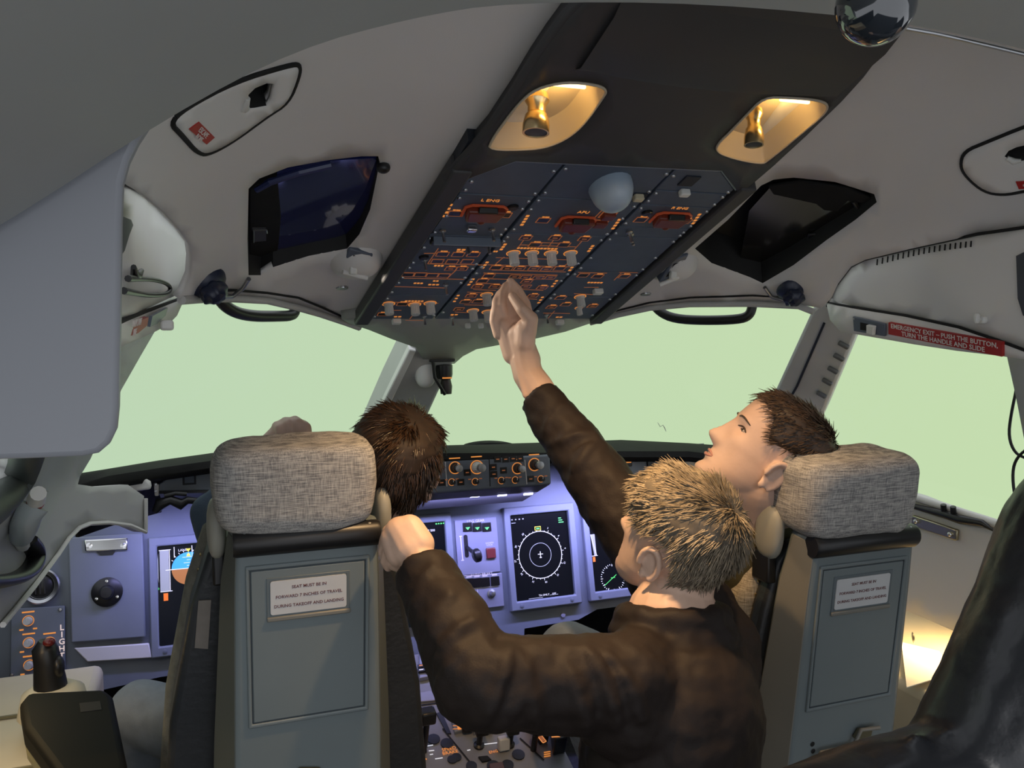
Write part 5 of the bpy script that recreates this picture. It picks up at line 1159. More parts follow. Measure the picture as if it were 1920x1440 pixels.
rs, RSF = pilot_seat((0.4475, 1.20, 1.058), 'right pilot seat with creased grey headrest and riveted beige bolster', 5)
# details that differ
MB().prism([LSF.at(*LSF.px(x, y, -0.113), -0.114) for x, y in ((372,1126),(396,1124),(390,1216),(365,1214))], LSF.n*0.003).build('tape_strip', mat('tape_taupe', (0.20, 0.18, 0.16), 0.8, var=0.1, vscale=40), ls)
for sf, par, pts in ((LSF, ls, [(556,1441),(562,1436),(600,1436),(602,1444)]), (RSF, rs, [(1595,1380),(1606,1362),(1630,1362),(1624,1388)])):
    MB().prism([sf.at(*sf.px(x, y), 0.001) for x, y in pts], sf.n*0.01).build('release_catch', mat('olive_catch', (0.10, 0.09, 0.05), 0.5), par, None, 0.003)
m = MB().tube([RSF.at(*RSF.px(x, y), 0.012) for x, y in ((1522,1420),(1532,1404),(1560,1398),(1592,1392),(1606,1362),(1640,1358))], 0.004, 8); m.build('cable_clip', SEATSD, rs, 60)
for x, y in ((1523,1395),(1524,1408)): MB().lathe([(0.0, 0), (0.005, 0), (0.0, 0.001)], RSF.at(*RSF.px(x, y), 0.001), RSF.n, 10).build('bolt_hole', GAP, rs)
MB().ell(LSF.at(*LSF.px(676, 1450), 0.004), (0.008, 0.004, 0.008)).build('push_knob', BLACK, ls, 60)

# left armrest beside the side stick
zt = 0.72
ar = thing('armrest', AZ(140, 1380, zt)-Vector((0, 0, 0.1)), 'chunky black armrest pad beside the left seat in front of the control stick', 'armrest')
P = [AZ(x, y, zt) for x, y in ((37,1315),(52,1297),(198,1290),(212,1302),(238,1425),(242,1520),(140,1530),(104,1442),(45,1362))]
MB().prism(P, (0, 0, -0.045)).build('pad', mat('armrest_black', (0.008, 0.008, 0.007), 0.65, spec=0.1), ar, None, 0.012, 3)
c = sum(P, Vector())/len(P)
MB().prism([p*0.96+c*0.04-Vector((0, 0, 0.045)) for p in P], (0, 0, -0.02)).build('pad_base', mat('olive_metal', (0.22, 0.20, 0.11), 0.5), ar, None, 0.006)
MB().prism([AZ(x, y, zt+0.001) for x, y in ((149,1318),(188,1314),(191,1330),(151,1335))], (0, 0, -0.004)).build('slot_cover', GAP, ar, None, 0.0005)
MB().tube([AZ(140, 1420, zt-0.06), AZ(140, 1420, zt-0.06)-Vector((-0.06, 0, 0.3))], 0.025, 12).build('support', HOUSING, ar, 60)

# side consoles
cl = MB().prism([(-1.268, 0.7, FZ), (-1.268, 2.36, FZ), (-1.268, 2.36, 0.56), (-1.268, 0.7, 0.54)], (0.34, 0, 0)).build('side_console', CREAM, None, None, 0.02, 3)
tag(cl, 'cream side console lit warm beside the left seat', 'console')
for y in (1.55, 1.85, 2.1): MB().box((-1.10, y, 0.545+(y-0.7)*0.012), (0.33, 0.006, 0.006)).build('console_seam', mat('seam_olive', (0.2, 0.18, 0.1), 0.6), cl)
cr_ = MB().prism([(1.268, 0.7, FZ), (1.268, 2.36, FZ), (1.268, 2.36, 0.60), (1.268, 0.7, 0.58)], (-0.42, 0, 0)).build('side_console', CREAM, None, None, 0.02, 3)
tag(cr_, 'cream side console lit warm behind the right seat', 'console')
# console flood lamps
LAMP = mat('warm_strip', (0.9, 0.8, 0.6), 0.4, emit=(1.0, 0.70, 0.30), estr=1.5)
for sx, nm, ym, zm, en in ((-1, 'left', 1.75, 0.86, 0.5), (1, 'right', 1.55, 0.78, 3.0)):
    o = MB().box((sx*1.10, ym, zm), (0.02, 0.16, 0.015)).build('console_lamp', LAMP, None, None, 0.003); tag(o, 'small warm strip lamp above the '+nm+' side console', 'lamp')
    area_light('console_lamp_light', (sx*1.10, ym, zm-0.012), (sx*1.02, ym-0.15, 0.3), 0.14, en, (1.0, 0.66, 0.28), sy=0.02)
# control stick
b0_ = AY(100, 1296, 1.98); st = thing('control_stick', b0_, 'black side control stick in front of the lighting panel', 'control stick')
P = [AY(x, y, 1.98) for x, y in ((96,1300),(93,1270),(89,1242),(85,1218),(88,1202))]
MB().tube(P, [0.034, 0.031, 0.027, 0.026, 0.016], 14).build('grip', BLACK, st, 60)
MB().ell(AY(110, 1250, 1.97), (0.012, 0.020, 0.024), None, 12, 10).build('thumb_rest', BLACK, st, 60)
MB().ell(AY(92, 1204, 1.96), (0.012, 0.012, 0.009)).build('trigger_button', mat('red_dark', (0.12, 0.01, 0.01), 0.3), st, 60)
MB().lathe([(0.07, -0.045), (0.06, 0.0), (0.04, 0.012), (0.0, 0.014)], b0_, (0, 0, 1), 20).build('boot', CREAM, st, 50)
# crank handle on the left wall
def onL(x, y, d): return hit(x, y, lambda p: F_LEFT(p)-d)
hd = thing('window_crank', onL(45, 1010, 0.0), 'grey window crank handle with white red-ringed tip on the left wall', 'handle')
MB().tube([onL(40, 1005, 0.02), onL(46, 985, 0.024), onL(55, 962, 0.024), onL(63, 948, 0.024)], [0.018, 0.021, 0.019, 0.022], 14).build('grip', mat('crank_grey', (0.40, 0.45, 0.47), 0.4), hd, 60)
MB().tube([onL(66, 943, 0.024), onL(68, 937, 0.024)], 0.0125, 12).build('red_ring', RED, hd, 60)
MB().tube([onL(68, 937, 0.024), onL(72, 925, 0.024)], [0.013, 0.011], 12).build('tip', WHITE, hd, 60)
MB().tube([onL(38, 1008, 0.02), onL(42, 1022, 0.006)], 0.012, 10).build('pivot', LINER2, hd, 60)
m = MB().tube([onL(x, y, 0.010) for x, y in [tuple(q) for q in chaikin([Vector(p) for p in ((46,1012),(62,1030),(63,1052),(48,1076),(20,1088),(-30,1094),(-80,1092))], 2, False)]], 0.021, 10, flat=0.5)
o = m.build('black_strap', BLACK, None, 60); tag(o, 'curved black pull strap on the left wall below the crank handle', 'strap')
# right sill bracket, clip, cable
def onR(x, y, d): return hit(x, y, lambda p: F_RIGHT(p)+d)
br = thing('sill_bracket', onR(1780, 965, 0), 'black bracket bar with two pegs along the right window sill', 'bracket')
MB().tube([onR(x, y, 0.012) for x, y in ((1690,942),(1716,950),(1770,964),(1800,974),(1842,981),(1864,996))], [0.006, 0.007, 0.010, 0.011, 0.008, 0.002], 8).build('bar', BLACK, br, 60)
for x0, y0 in ((1770,962),(1788,966)): MB().tube([onR(x0, y0, 0.012), onR(x0-1, y0-16, 0.012)], 0.0065, 8).build('peg', BLACK, br, 60)
kc = thing('sill_clip', onR(1755, 990, 0), 'brass-tinted spring clip on the right wall below the sill bracket', 'clip')
fn = (hit(1790, 1000, F_RIGHT)-hit(1715, 980, F_RIGHT)); CFR = Frame(onR(1755, 990, 0.006), fn, (0, 0, 1))
if CFR.n.dot(CAM-CFR.o) < 0: CFR = Frame(CFR.o, -fn, (0, 0, 1))
MB().prism([CFR.at(*CFR.px(x, y), -0.004) for x, y in ((1713,965),(1798,993),(1796,1014),(1711,986))], CFR.n*0.010).build('plate', mat('aged_brass', (0.42, 0.38, 0.26), 0.28, 1.0), kc, None, 0.003)
for x, y in ((1722,977),(1786,1001)): MB().ell(CFR.at(*CFR.px(x, y), 0.008), (0.006, 0.006, 0.006)).build('rivet', CHROME, kc, 60)
fcab = plane_f((0.86, 0, 0), (1, 0, 0))
m = MB()
for L in (((1914,650),(1908,720),(1895,780),(1891,820),(1903,850),(1925,860)), ((1930,838),(1906,858),(1898,885),(1902,930),(1916,965),(1935,990))):
    m.tube([hit(x, y, fcab) for x, y in [tuple(q) for q in chaikin([Vector(p) for p in L], 2, False)]], 0.003, 8)
o = m.build('hanging_cable', BLACK, None, 60); tag(o, 'thin black cable hanging in a loop across the right side window', 'cable')
# things on the right console
zc_ = 0.60
o = MB().lathe([(0.006, -0.002), (0.010, 0.0), (0.014, -0.002), (0.010, -0.004)], AX(1714, 1196, 0.90), (0.6, -0.7, 0.2), 20).build('metal_ring', STEEL, None, 40); tag(o, 'small metal ring behind the edge of the right seat', 'ring')
m = MB(); P = [AZ(x, y, zc_+0.004) for x, y in ((1690,1205),(1760,1222),(1790,1262),(1700,1290))]; m.prism(P, (0, 0, 0.002))
o = m.build('paper_sheet', mat('paper_white', (0.75, 0.74, 0.70), 0.8, var=0.05, vscale=8), None); tag(o, 'white paper sheet lying on the right side console', 'paper')

# ================================================================== PEOPLE
FH = Vector((FWD.x, FWD.y, 0)).normalized()
def orient(alpha, pitch, roll=0.0):
    """head axes: alpha degrees to the left of the viewing direction, pitched up, rolled"""
    a, p = math.radians(alpha), math.radians(pitch)
    h = FH*math.cos(a) - RGT*math.sin(a); f = h*math.cos(p)+Vector((0, 0, 1))*math.sin(p)
    u = Vector((0, 0, 1))*math.cos(p)-h*math.sin(p); r = f.cross(u)
    q = Matrix.Rotation(math.radians(roll), 3, f); u = q @ u; r = q @ r
    return Matrix((r, f, u)).transposed()
LV = [(-0.124,.008,.066,-.045),(-0.118,.022,.080,-.030),(-0.106,.036,.087,-.010),(-0.090,.046,.089,.020),(-0.070,.054,.087,.050),(-0.045,.061,.088,.072),(-0.020,.067,.090,.088),(0.010,.071,.091,.097),(0.040,.0745,.092,.100),(0.065,.0725,.087,.097),(0.085,.063,.072,.084),(0.100,.045,.048,.060),(0.109,.025,.026,.033),(0.113,.006,.006,.008)]
def lv(z):
    if z <= LV[0][0]: return LV[0][1:]
    for a, b in zip(LV[:-1], LV[1:]):
        if z <= b[0]:
            t = (z-a[0])/(b[0]-a[0]); return tuple(a[i]+(b[i]-a[i])*t for i in (1, 2, 3))
    return LV[-1][1:]
G = lambda x, s: math.exp(-(x/s)**2)
def head_pt(z, ph, off=0.0, face=True):
    W, Fr, Bk = lv(z); yc = -0.012 if z > -0.03 else -0.012+(-0.03-z)/0.094*0.070
    yc = min(yc, Fr-0.004)
    s_, c_ = math.sin(ph), math.cos(ph); sg = lambda v, e: math.copysign(abs(v)**e, v)
    x = W*sg(s_, 0.92); y = yc+(Fr-yc)*sg(c_, 0.86) if c_ > 0 else yc+(Bk+yc)*sg(c_, 0.9)
    n = Vector((s_/max(W, .02), c_/max(Fr, .02), (z-0.0)*14 if z > 0.05 else z*2)).normalized()
    if face and c_ > 0:
        d = 0.0
        nz = 0.0
        for (za, va), (zb, vb) in zip(((-0.054,0),(-0.048,.013),(-0.041,.027),(-0.034,.0305),(-0.024,.0235),(-0.010,.0145),(0.006,.008),(0.020,.001)), ((-0.048,.013),(-0.041,.027),(-0.034,.0305),(-0.024,.0235),(-0.010,.0145),(0.006,.008),(0.020,.001),(0.030,0))):
            if za <= z <= zb: nz = va+(vb-va)*(z-za)/(zb-za)
        d += nz*G(x, 0.0075+0.006*G(z+0.038, 0.014))
        d += 0.0062*G(x, 0.019)*(G(z+0.063, 0.0042)+1.1*G(z+0.074, 0.0048)) - 0.004*G(x, 0.022)*G(z+0.0685, 0.0022) - 0.003*G(x, 0.02)*G(z+0.085, 0.005)
        d += 0.008*G(x, 0.020)*G(z+0.102, 0.012)
        for sx in (-1, 1):
            d += 0.0045*G(x-sx*0.028, 0.020)*G(z-0.024, 0.008) - 0.009*G(x-sx*0.031, 0.013)*G(z-0.006, 0.010) + 0.004*G(x-sx*0.043, 0.016)*G(z+0.022, 0.016)
        y += d
    return Vector((x, y, z))+n*off
def head_mesh(mb, O, R, sc=1.0):
    rings = []
    zs = [-0.124+0.237*i/70 for i in range(71)]
    for z in zs: rings.append([O+R @ (head_pt(z, 2*math.pi*k/72)*sc) for k in range(72)][::-1])
    mb.loft(rings)
    for sx in (-1, 1):      # ears
        P = []
        for i in range(15):
            t = math.radians(-75+i*270/14+0); P.append(Vector((sx*(0.079+0.006*math.cos(t-2.4)), -0.014-0.017*math.cos(t)*1.0*1, -0.024+0.029*math.sin(t))))
        mb.tube([O+R @ (p*sc) for p in P], [0.0058*sc]*15, 8)
        mb.ell(O+R @ (Vector((sx*0.074, -0.010, -0.024))*sc), (0.006*sc, 0.015*sc, 0.027*sc), R, 12, 8)
        mb.ell(O+R @ (Vector((sx*0.077, -0.006, -0.048))*sc), (0.005*sc, 0.008*sc, 0.010*sc), R, 10, 8)
def hair_ok(z, ph, hl):
    a = abs(math.degrees((ph+math.pi) % (2*math.pi)-math.pi))
    lim = np.interp(a, [0, 35, 55, 68, 80, 95, 110, 125, 180], hl)
    return z-lim
def hair(name, O, R, sc, m_cap, m_st, parent, hl, L, n, thick, seed, crown=(0.0, -0.05, 0.105), lift=0.5, rad=0.0011):
    rnd = random.Random(seed)
    mb = MB(); nz_, nk = 60, 80; grid = []
    for i in range(nz_):
        z = -0.075+0.188*i/(nz_-1); row = []
        for k in range(nk):
            ph = 2*math.pi*k/nk; d = hair_ok(z, ph, hl); t = max(0.0, min(1.0, d/0.014))
            p = head_pt(z, ph, 0.0, False); nn = noise.noise(p*55+Vector((seed, 0, 0)))*0.0025
            row.append(O+R @ (head_pt(z, ph, (-0.004+t*(thick+0.004+nn)) if d > -0.02 else -0.006, False)*sc))
        grid.append(row[::-1])
    mb.ell(O+R @ (Vector((0, -0.006, 0.096))*sc), (0.048*sc, 0.060*sc, 0.025*sc), R, 24, 12)
    mb.loft(grid); cap = mb.build(name, m_cap, parent, 180)
    st = MB(); cr = Vector(crown); made = 0
    while made < n:
        z = rnd.uniform(-0.072, 0.113) if rnd.random() < 0.62 else rnd.uniform(0.088, 0.113); ph = rnd.uniform(0, 2*math.pi)
        W = lv(z)[0]
        if rnd.random() > (W+0.015)/0.09: continue
        if hair_ok(z, ph, hl) < 0.003: continue
        p = head_pt(z, ph, thick*0.5, False); nrm = Vector((p.x/0.075**2, (p.y+0.005)/0.097**2, max(p.z-0.0, -0.01)/0.11**2)).normalized()
        fl = (p-cr); fl = (fl-nrm*fl.dot(nrm)); fl = fl.normalized() if fl.length > 1e-4 else Vector((1, 0, 0))
        fl = (fl+Vector((noise.noise(p*30), noise.noise(p*30+Vector((7, 0, 0))), noise.noise(p*30+Vector((0, 9, 0)))))*0.55+Vector((rnd.gauss(0, .15), rnd.gauss(0, .15), rnd.gauss(0, .15)))).normalized()
        tz = max(0, min(1, (z+0.02)/0.09)); ll = (L[0]*(1-tz)+L[1]*tz)*rnd.uniform(0.6, 1.15)
        a = p; b = p+(fl*0.8+nrm*lift)*ll*0.5; c = b+(fl*1.0+nrm*lift*0.05)*ll*0.55
        st.tube([O+R @ (q*sc) for q in (a, b, c)], [rad*1.1, rad, rad*0.25], 3, False); made += 1
    s_ = st.build('hair_strands', m_st, cap, 180); s_['kind'] = 'stuff'
    return cap
def finish(mb, name, m, parent, voxel, smooth=4, disp=None, base=None):
    """fuse overlapping volumes into one continuous skin"""
    me = mb.mesh('tmp'); t = bpy.data.objects.new('tmp', me); COL.objects.link(t)
    r = t.modifiers.new('r', 'REMESH'); r.mode = 'VOXEL'; r.voxel_size = voxel
    s_ = t.modifiers.new('s', 'SMOOTH'); s_.iterations = smooth; s_.factor = 0.5
    if disp:
        for nm, sz, stg in disp:
            tx = bpy.data.textures.new('folds', 'CLOUDS'); tx.noise_scale = sz; tx.noise_depth = 1
            d = t.modifiers.new('d', 'DISPLACE'); d.texture = tx; d.strength = stg; d.mid_level = 0.5; d.texture_coords = 'GLOBAL'
    dg = bpy.context.evaluated_depsgraph_get(); out = bpy.data.meshes.new_from_object(t.evaluated_get(dg))
    bpy.data.objects.remove(t); bpy.data.meshes.remove(me); out.name = name
    out.polygons.foreach_set('use_smooth', [True]*len(out.polygons)); out.materials.clear()
    return link_obj(name, out, m, parent)
def face_pt(x, z):
    lo, hi = 0.0, math.pi/2
    for _ in range(30):
        m_ = (lo+hi)/2
        if head_pt(z, m_).x < abs(x): lo = m_
        else: hi = m_
    p = head_pt(z, lo); return Vector((math.copysign(p.x, x), p.y, p.z))
def eye(O, R, sc, sx, parent, col, skn):
    W_ = lambda x, z, d=0.0: O+R @ ((face_pt(sx*x, z)+Vector((sx*d*0.4, d, 0)))*sc)
    e = MB().ell(W_(0.0315, 0.006, -0.004), (0.0120*sc, 0.0065*sc, 0.0052*sc), R, 16, 12).build('eye', mat('eye_white', (0.42, 0.37, 0.34), 0.3), parent, 180)
    MB().ell(W_(0.0315, 0.0065, -0.0005), (0.0052*sc, 0.0036*sc, 0.0052*sc), R, 14, 8).build('iris', mat('iris_dark', (0.03, 0.024, 0.02), 0.2), e, 180)
    MB().tube([W_(0.0195+0.025*i/6, 0.0075+0.0048*math.sin(math.pi*i/6)-0.002*(i/6), 0.0005) for i in range(7)], [0.0010*sc, .0017*sc, .002*sc, .002*sc, .002*sc, .0018*sc, .0010*sc], 6).build('upper_lash', mat('lash_dark', (0.05, 0.03, 0.022), 0.7), e, 180)
    MB().tube([W_(0.013+0.034*i/6, 0.023+0.004*math.sin(math.pi*i/6)-0.002*(i/6), 0.0) for i in range(7)], [0.0010, .0018, .0021, .0021, .002, .0016, .0008], 6).build('eyebrow', col, parent, 180)

JACKET = mat('dark_brown_jacket', (0.021, 0.0155, 0.0138), 0.62, var=0.10, vscale=9, bump=0.10, bscale=300, spec=0.22)
JEANS = mat('grey_blue_jeans', (0.20, 0.235, 0.28), 0.85, var=0.12, vscale=30, bump=0.2, bscale=500)
DENIM = mat('blue_shirt', (0.07, 0.11, 0.17), 0.85, var=0.12, vscale=30, bump=0.2, bscale=400)
OLIVE = mat('olive_shirt', (0.085, 0.068, 0.024), 0.85, var=0.1, vscale=20, bump=0.2, bscale=400)
HAIR_G = mat('blond_grey_hair', (0.27, 0.22, 0.155), 0.40, var=0.55, vscale=60, stretch=(1, 1, 1), spec=0.5)
HAIR_GC = mat('blond_grey_undercoat', (0.12, 0.10, 0.075), 0.6, var=0.3, vscale=60)
HAIR_B = mat('brown_hair', (0.080, 0.052, 0.035), 0.38, var=0.45, vscale=60, spec=0.5)
HAIR_BC = mat('brown_undercoat', (0.045, 0.030, 0.021), 0.55, var=0.3, vscale=60)
HAIR_D = mat('dark_brown_hair', (0.045, 0.024, 0.013), 0.26, var=0.45, vscale=50, spec=0.6)
HAIR_DC = mat('dark_brown_undercoat', (0.022, 0.012, 0.007), 0.7, var=0.3, vscale=60)

def finger(mb, pts, r0, r1):
    n = len(pts)
    for i in range(n-1):
        mb.cone(pts[i], pts[i+1], r0+(r1-r0)*i/(n-1), r0+(r1-r0)*(i+1)/(n-1), 10)

# ---- man kneeling between the seats, pointing at the overhead panel
O = AD(1268, 1010, 1.45); R = orient(43, 22, 0)
body = MB(); head_mesh(body, O, R)
nk = AD(1262, 1165, 1.44); chest = AD(1262, 1330, 1.40); pel = AD(1235, 1640, 1.36)
sL = AD(1170, 1288, 1.31); sR = AD(1338, 1205, 1.52)
elL = AD(898, 1276, 1.24); wrL = AD(792, 1062, 1.36)
elR = AD(1112, 885, 1.66); wrR = AD(990, 702, 1.735)
body.cone(O+R @ Vector((0, -0.035, -0.05)), nk, 0.056, 0.060, 20); body.cone(O+R @ Vector((0, 0.0, -0.07)), nk+R @ Vector((0, 0.01, 0.02)), 0.045, 0.055, 20)
body.chain([nk, chest, pel], [0.08, 0.12, 0.12]); body.chain([nk+Vector((0, 0, -0.05)), sL], [0.045, 0.05]); body.chain([nk+Vector((0, 0, -0.05)), sR], [0.045, 0.05])
body.chain([sL, elL, wrL], [0.05, 0.04, 0.029]); body.chain([sR, elR, wrR], [0.05, 0.042, 0.030])
# forearm beyond the cuff and the raised hand: five fingers closing on a knob
body.chain([AD(1030, 770, 1.715), AD(1008, 728, 1.725), wrR, AD(984, 676, 1.740)], [0.036, 0.033, 0.031, 0.031]); body.cone(AD(985, 742, 1.705), AD(966, 672, 1.722), 0.006, 0.006, 8); body.cone(AD(999, 740, 1.70), AD(975, 668, 1.718), 0.006, 0.006, 8)
Rp = Matrix((RGT, FWD, UPV)).transposed()
def H(x, y, d): return AD(x, y, d)
body.cone(H(986, 676, 1.740), H(972, 628, 1.742), 0.031, 0.026, 14); body.cone(H(962, 664, 1.746), H(944, 612, 1.748), 0.022, 0.019, 12)
body.cone(H(984, 642, 1.724), H(985, 616, 1.722), 0.022, 0.021, 14); body.cone(H(975, 640, 1.748), H(985, 600, 1.752), 0.022, 0.020, 12); body.cone(H(946, 612, 1.752), H(984, 600, 1.756), 0.016, 0.016, 12)
body.cone(H(962, 612, 1.758), H(955, 562, 1.766), 0.017, 0.013, 12); body.cone(H(972, 590, 1.760), H(958, 545, 1.770), 0.013, 0.010, 12)
finger(body, [H(990, 622, 1.718), H(995, 598, 1.708), H(979, 581, 1.704), H(961, 556, 1.722)], 0.0185, 0.0098)
finger(body, [H(992, 602, 1.752), H(986, 570, 1.764), H(971, 543, 1.768), H(957, 527, 1.768)], 0.0120, 0.0082)
finger(body, [H(948, 606, 1.750), H(940, 572, 1.746), H(941, 552, 1.754), H(948, 536, 1.766)], 0.0110, 0.0084)
finger(body, [H(938, 614, 1.748), H(929, 584, 1.744), H(930, 564, 1.750), H(937, 550, 1.760)], 0.0105, 0.0078)
finger(body, [H(933, 628, 1.742), H(925, 602, 1.740), H(926, 584, 1.746), H(931, 570, 1.756)], 0.0095, 0.0072)
# left hand curled over the edge of the seat
body.cone(wrL, H(775, 1035, 1.375), 0.028, 0.030, 14); body.cone(H(770, 1030, 1.375), H(752, 1000, 1.385), 0.032, 0.028, 14); body.cone(H(785, 1020, 1.375), H(768, 992, 1.385), 0.026, 0.024, 14); body.cone(H(752, 1035, 1.38), H(738, 1010, 1.385), 0.026, 0.022, 14)
finger(body, [H(768, 994, 1.39), H(738, 985, 1.40), H(726, 1008, 1.41), H(728, 1030, 1.42)], 0.0120, 0.0090)
finger(body, [H(752, 998, 1.388), H(728, 996, 1.40), H(720, 1020, 1.41), H(724, 1040, 1.42)], 0.0120, 0.0088)
finger(body, [H(742, 1012, 1.385), H(724, 1016, 1.398), H(719, 1036, 1.41), H(724, 1052, 1.415)], 0.0112, 0.0085)
finger(body, [H(740, 1030, 1.382), H(726, 1038, 1.392), H(722, 1052, 1.402), H(728, 1064, 1.41)], 0.0100, 0.0078)
finger(body, [H(786, 1040, 1.365), H(764, 1052, 1.372), H(748, 1062, 1.385), H(738, 1060, 1.395)], 0.0125, 0.0090)
man = finish(body, 'person', SKIN, None, 0.0027, 4)
tag(man, 'man in dark brown jacket with grey-blond hair pointing up at the overhead panel', 'person')
HLM = [0.062, 0.056, 0.040, 0.018, 0.022, 0.030, 0.022, -0.045, -0.066]
hair('hair', O, R, 1.0, HAIR_GC, HAIR_G, man, HLM, (0.018, 0.034), 8500, 0.011, 3, (0.012, -0.062, 0.085), 0.34, 0.0012)
eye(O, R, 1.0, -1, man, HAIR_GC, SKIN)
jk = MB(); dn = Vector((0, 0, -1))
nb = nk+dn*0.02
jk.chain([nb+dn*0.03, chest, pel], [0.085, 0.145, 0.145], 22); jk.chain([nb+dn*0.035, sL], [0.072, 0.076], 20); jk.chain([nb+dn*0.02, sR], [0.075, 0.080], 20); jk.cone(sL+dn*0.03, chest, 0.08, 0.14, 20); jk.cone(sR+dn*0.04, chest, 0.085, 0.14, 20)
mL = sL*0.5+elL*0.5
jk.chain([sL, mL, elL], [0.078, 0.068, 0.068], 20); jk.tube([elL*1.0, elL*0.6+wrL*0.4, elL*0.25+wrL*0.75, wrL+(wrL-elL).normalized()*0.006], [0.066, 0.060, 0.052, 0.043], 22); jk.cone(elL, elL*0.8+wrL*0.2, 0.068, 0.062, 18)
cfR = AD(1010, 742, 1.725); jk.chain([sR, elR], [0.080, 0.062], 20); jk.tube([elR, elR*0.5+cfR*0.5, cfR], [0.060, 0.054, 0.042], 22)
# folds at elbow and shoulder: ridges wrapped part of the way round the sleeve
def ridge(mb, a, b, t, rad, a0, a1, tilt, r):
    ax = (b-a).normalized(); x = (-FWD-ax*(-FWD).dot(ax)).normalized(); y = ax.cross(x); c = a+(b-a)*t; P = []; rr = []
    for i in range(9):
        q = math.radians(a0+(a1-a0)*i/8); P.append(c+(x*math.cos(q)+y*math.sin(q))*(rad-r*0.35)+ax*tilt*(i/8-0.5)); rr.append(r*1.35*(0.35+0.65*math.sin(math.pi*i/8)))
    mb.tube(P, rr, 8)
for t, rad, a0, a1, tl, r in ((0.06,.062,-95,40,.05,.014),(0.20,.059,-80,60,.06,.014),(0.33,.056,-95,30,.05,.012),(0.48,.052,-70,70,.05,.011),(0.64,.049,-90,20,.04,.009),(0.80,.046,-60,60,.03,.008)): ridge(jk, elL, wrL, t, rad, a0, a1, tl, r)
for t, rad, a0, a1, tl, r in ((0.97,.066,-70,80,-.05,.014),(0.86,.066,-80,60,-.06,.013),(0.74,.067,-60,70,.05,.010),(0.40,.070,-75,50,.07,.011),(0.22,.073,-70,70,.08,.012),(0.06,.076,-60,60,.09,.012)): ridge(jk, sL, elL, t, rad, a0, a1, tl, r)
for t, rad, a0, a1, tl, r in ((0.10,.058,-80,60,.05,.010),(0.35,.055,-60,80,-.05,.009),(0.62,.050,-80,40,.04,.007)): ridge(jk, elR, cfR, t, rad, a0, a1, tl, r)
ridge(jk, elR, cfR, 0.97, 0.041, -180, 180, 0.0, 0.006); ridge(jk, elL, wrL, 0.97, 0.042, -180, 180, 0.0, 0.006)
# collar round the neck
P = []
for i in range(17):
    t = 2*math.pi*i/16; P.append(nb+Vector((0, 0, 0.030))+RGT*math.cos(t)*0.078+FH*math.sin(t)*0.072-Vector((0, 0, 0.016))*math.sin(t))
jk.tube(P, 0.022, 10); jk.tube([p+dn*0.035+(p-nb).normalized()*0.012 for p in P], 0.024, 10)
j = finish(jk, 'jacket', JACKET, man, 0.0055, 3, [('a', 0.06, 0.014), ('b', 0.02, 0.004)])
j['label'] = 'dark brown jacket'
tr_ = MB(); tr_.chain([pel, pel+Vector((-0.10, 0.25, -0.25)), pel+Vector((-0.10, 0.05, -0.52))], [0.13, 0.08, 0.06]); tr_.chain([pel, pel+Vector((0.10, 0.22, -0.28)), pel+Vector((0.10, 0.0, -0.52))], [0.13, 0.08, 0.06]); 
finish(tr_, 'trousers', mat('dark_trousers', (0.02, 0.02, 0.024), 0.85), man, 0.010, 3)

# ---- young man in the right seat looking up
O = AD(1441, 853, 1.62); R = orient(84, 39, 0); S = 0.99
body = MB(); head_mesh(body, O, R, S)
nk = AD(1418, 975, 1.69); chest = AD(1385, 1150, 1.82); pel = Vector((0.42, 1.54, 0.54))
sL = AD(1330, 1060, 1.74); sR = AD(1490, 1045, 1.86)
body.cone(O+R @ Vector((0, -0.03, -0.05)), nk, 0.058, 0.060, 20); body.cone(O+R @ Vector((0, 0.0, -0.07)), nk+Vector((0, 0, -0.01)), 0.046, 0.055, 20)
body.chain([nk, chest, pel], [0.07, 0.11, 0.12]); body.chain([sL, nk, sR], [0.05, 0.06, 0.05])
elq = AD(1290, 1215, 1.78); wrq = AD(1180, 1230, 1.95); body.chain([sL, elq, wrq], [0.045, 0.038, 0.028])
body.cone(wrq, wrq+Vector((-0.05, 0.04, -0.03)), 0.03, 0.026, 12)
for k in range(4): finger(body, [wrq+Vector((-0.05, 0.02+0.018*k, -0.03)), wrq+Vector((-0.085, 0.025+0.018*k, -0.045)), wrq+Vector((-0.10, 0.025+0.018*k, -0.075))], 0.009, 0.007)
finger(body, [wrq+Vector((-0.02, 0.0, -0.02)), wrq+Vector((-0.05, -0.02, -0.04)), wrq+Vector((-0.07, -0.02, -0.06))], 0.011, 0.009)
SKIN2 = mat('skin_pale', (0.68, 0.48, 0.39), 0.5, var=0.07, vscale=18, bump=0.05, bscale=140, spec=0.4)
yp = finish(body, 'person', SKIN2, None, 0.0034, 4)
tag(yp, 'young man with short brown hair in olive shirt looking up from the right seat', 'person')
HLB = [0.078, 0.070, 0.052, 0.014, 0.020, 0.028, 0.012, -0.045, -0.060]
hair('hair', O, R, S, HAIR_BC, HAIR_B, yp, HLB, (0.012, 0.024), 4600, 0.007, 11, (0.0, -0.065, 0.085), 0.5, 0.0010)
for z_, r_ in ((-0.0635, 0.0030), (-0.0735, 0.0034)):
    MB().tube([O+R @ ((Vector((x_, face_pt(x_ if abs(x_) > 1e-4 else 1e-4, z_).y-0.0012, z_-0.004*(abs(x_)/0.02)**2*(1 if z_ > -0.068 else -1)))*S)) for x_ in [-0.021+0.042*i/8 for i in range(9)]], [r_*S*(0.3+0.7*math.sin(math.pi*i/8)) for i in range(9)], 8).build('lip', mat('lip_pink', (0.50, 0.25, 0.21), 0.5), yp, 180)
eye(O, R, S, -1, yp, HAIR_BC, SKIN2); eye(O, R, S, 1, yp, HAIR_BC, SKIN2)
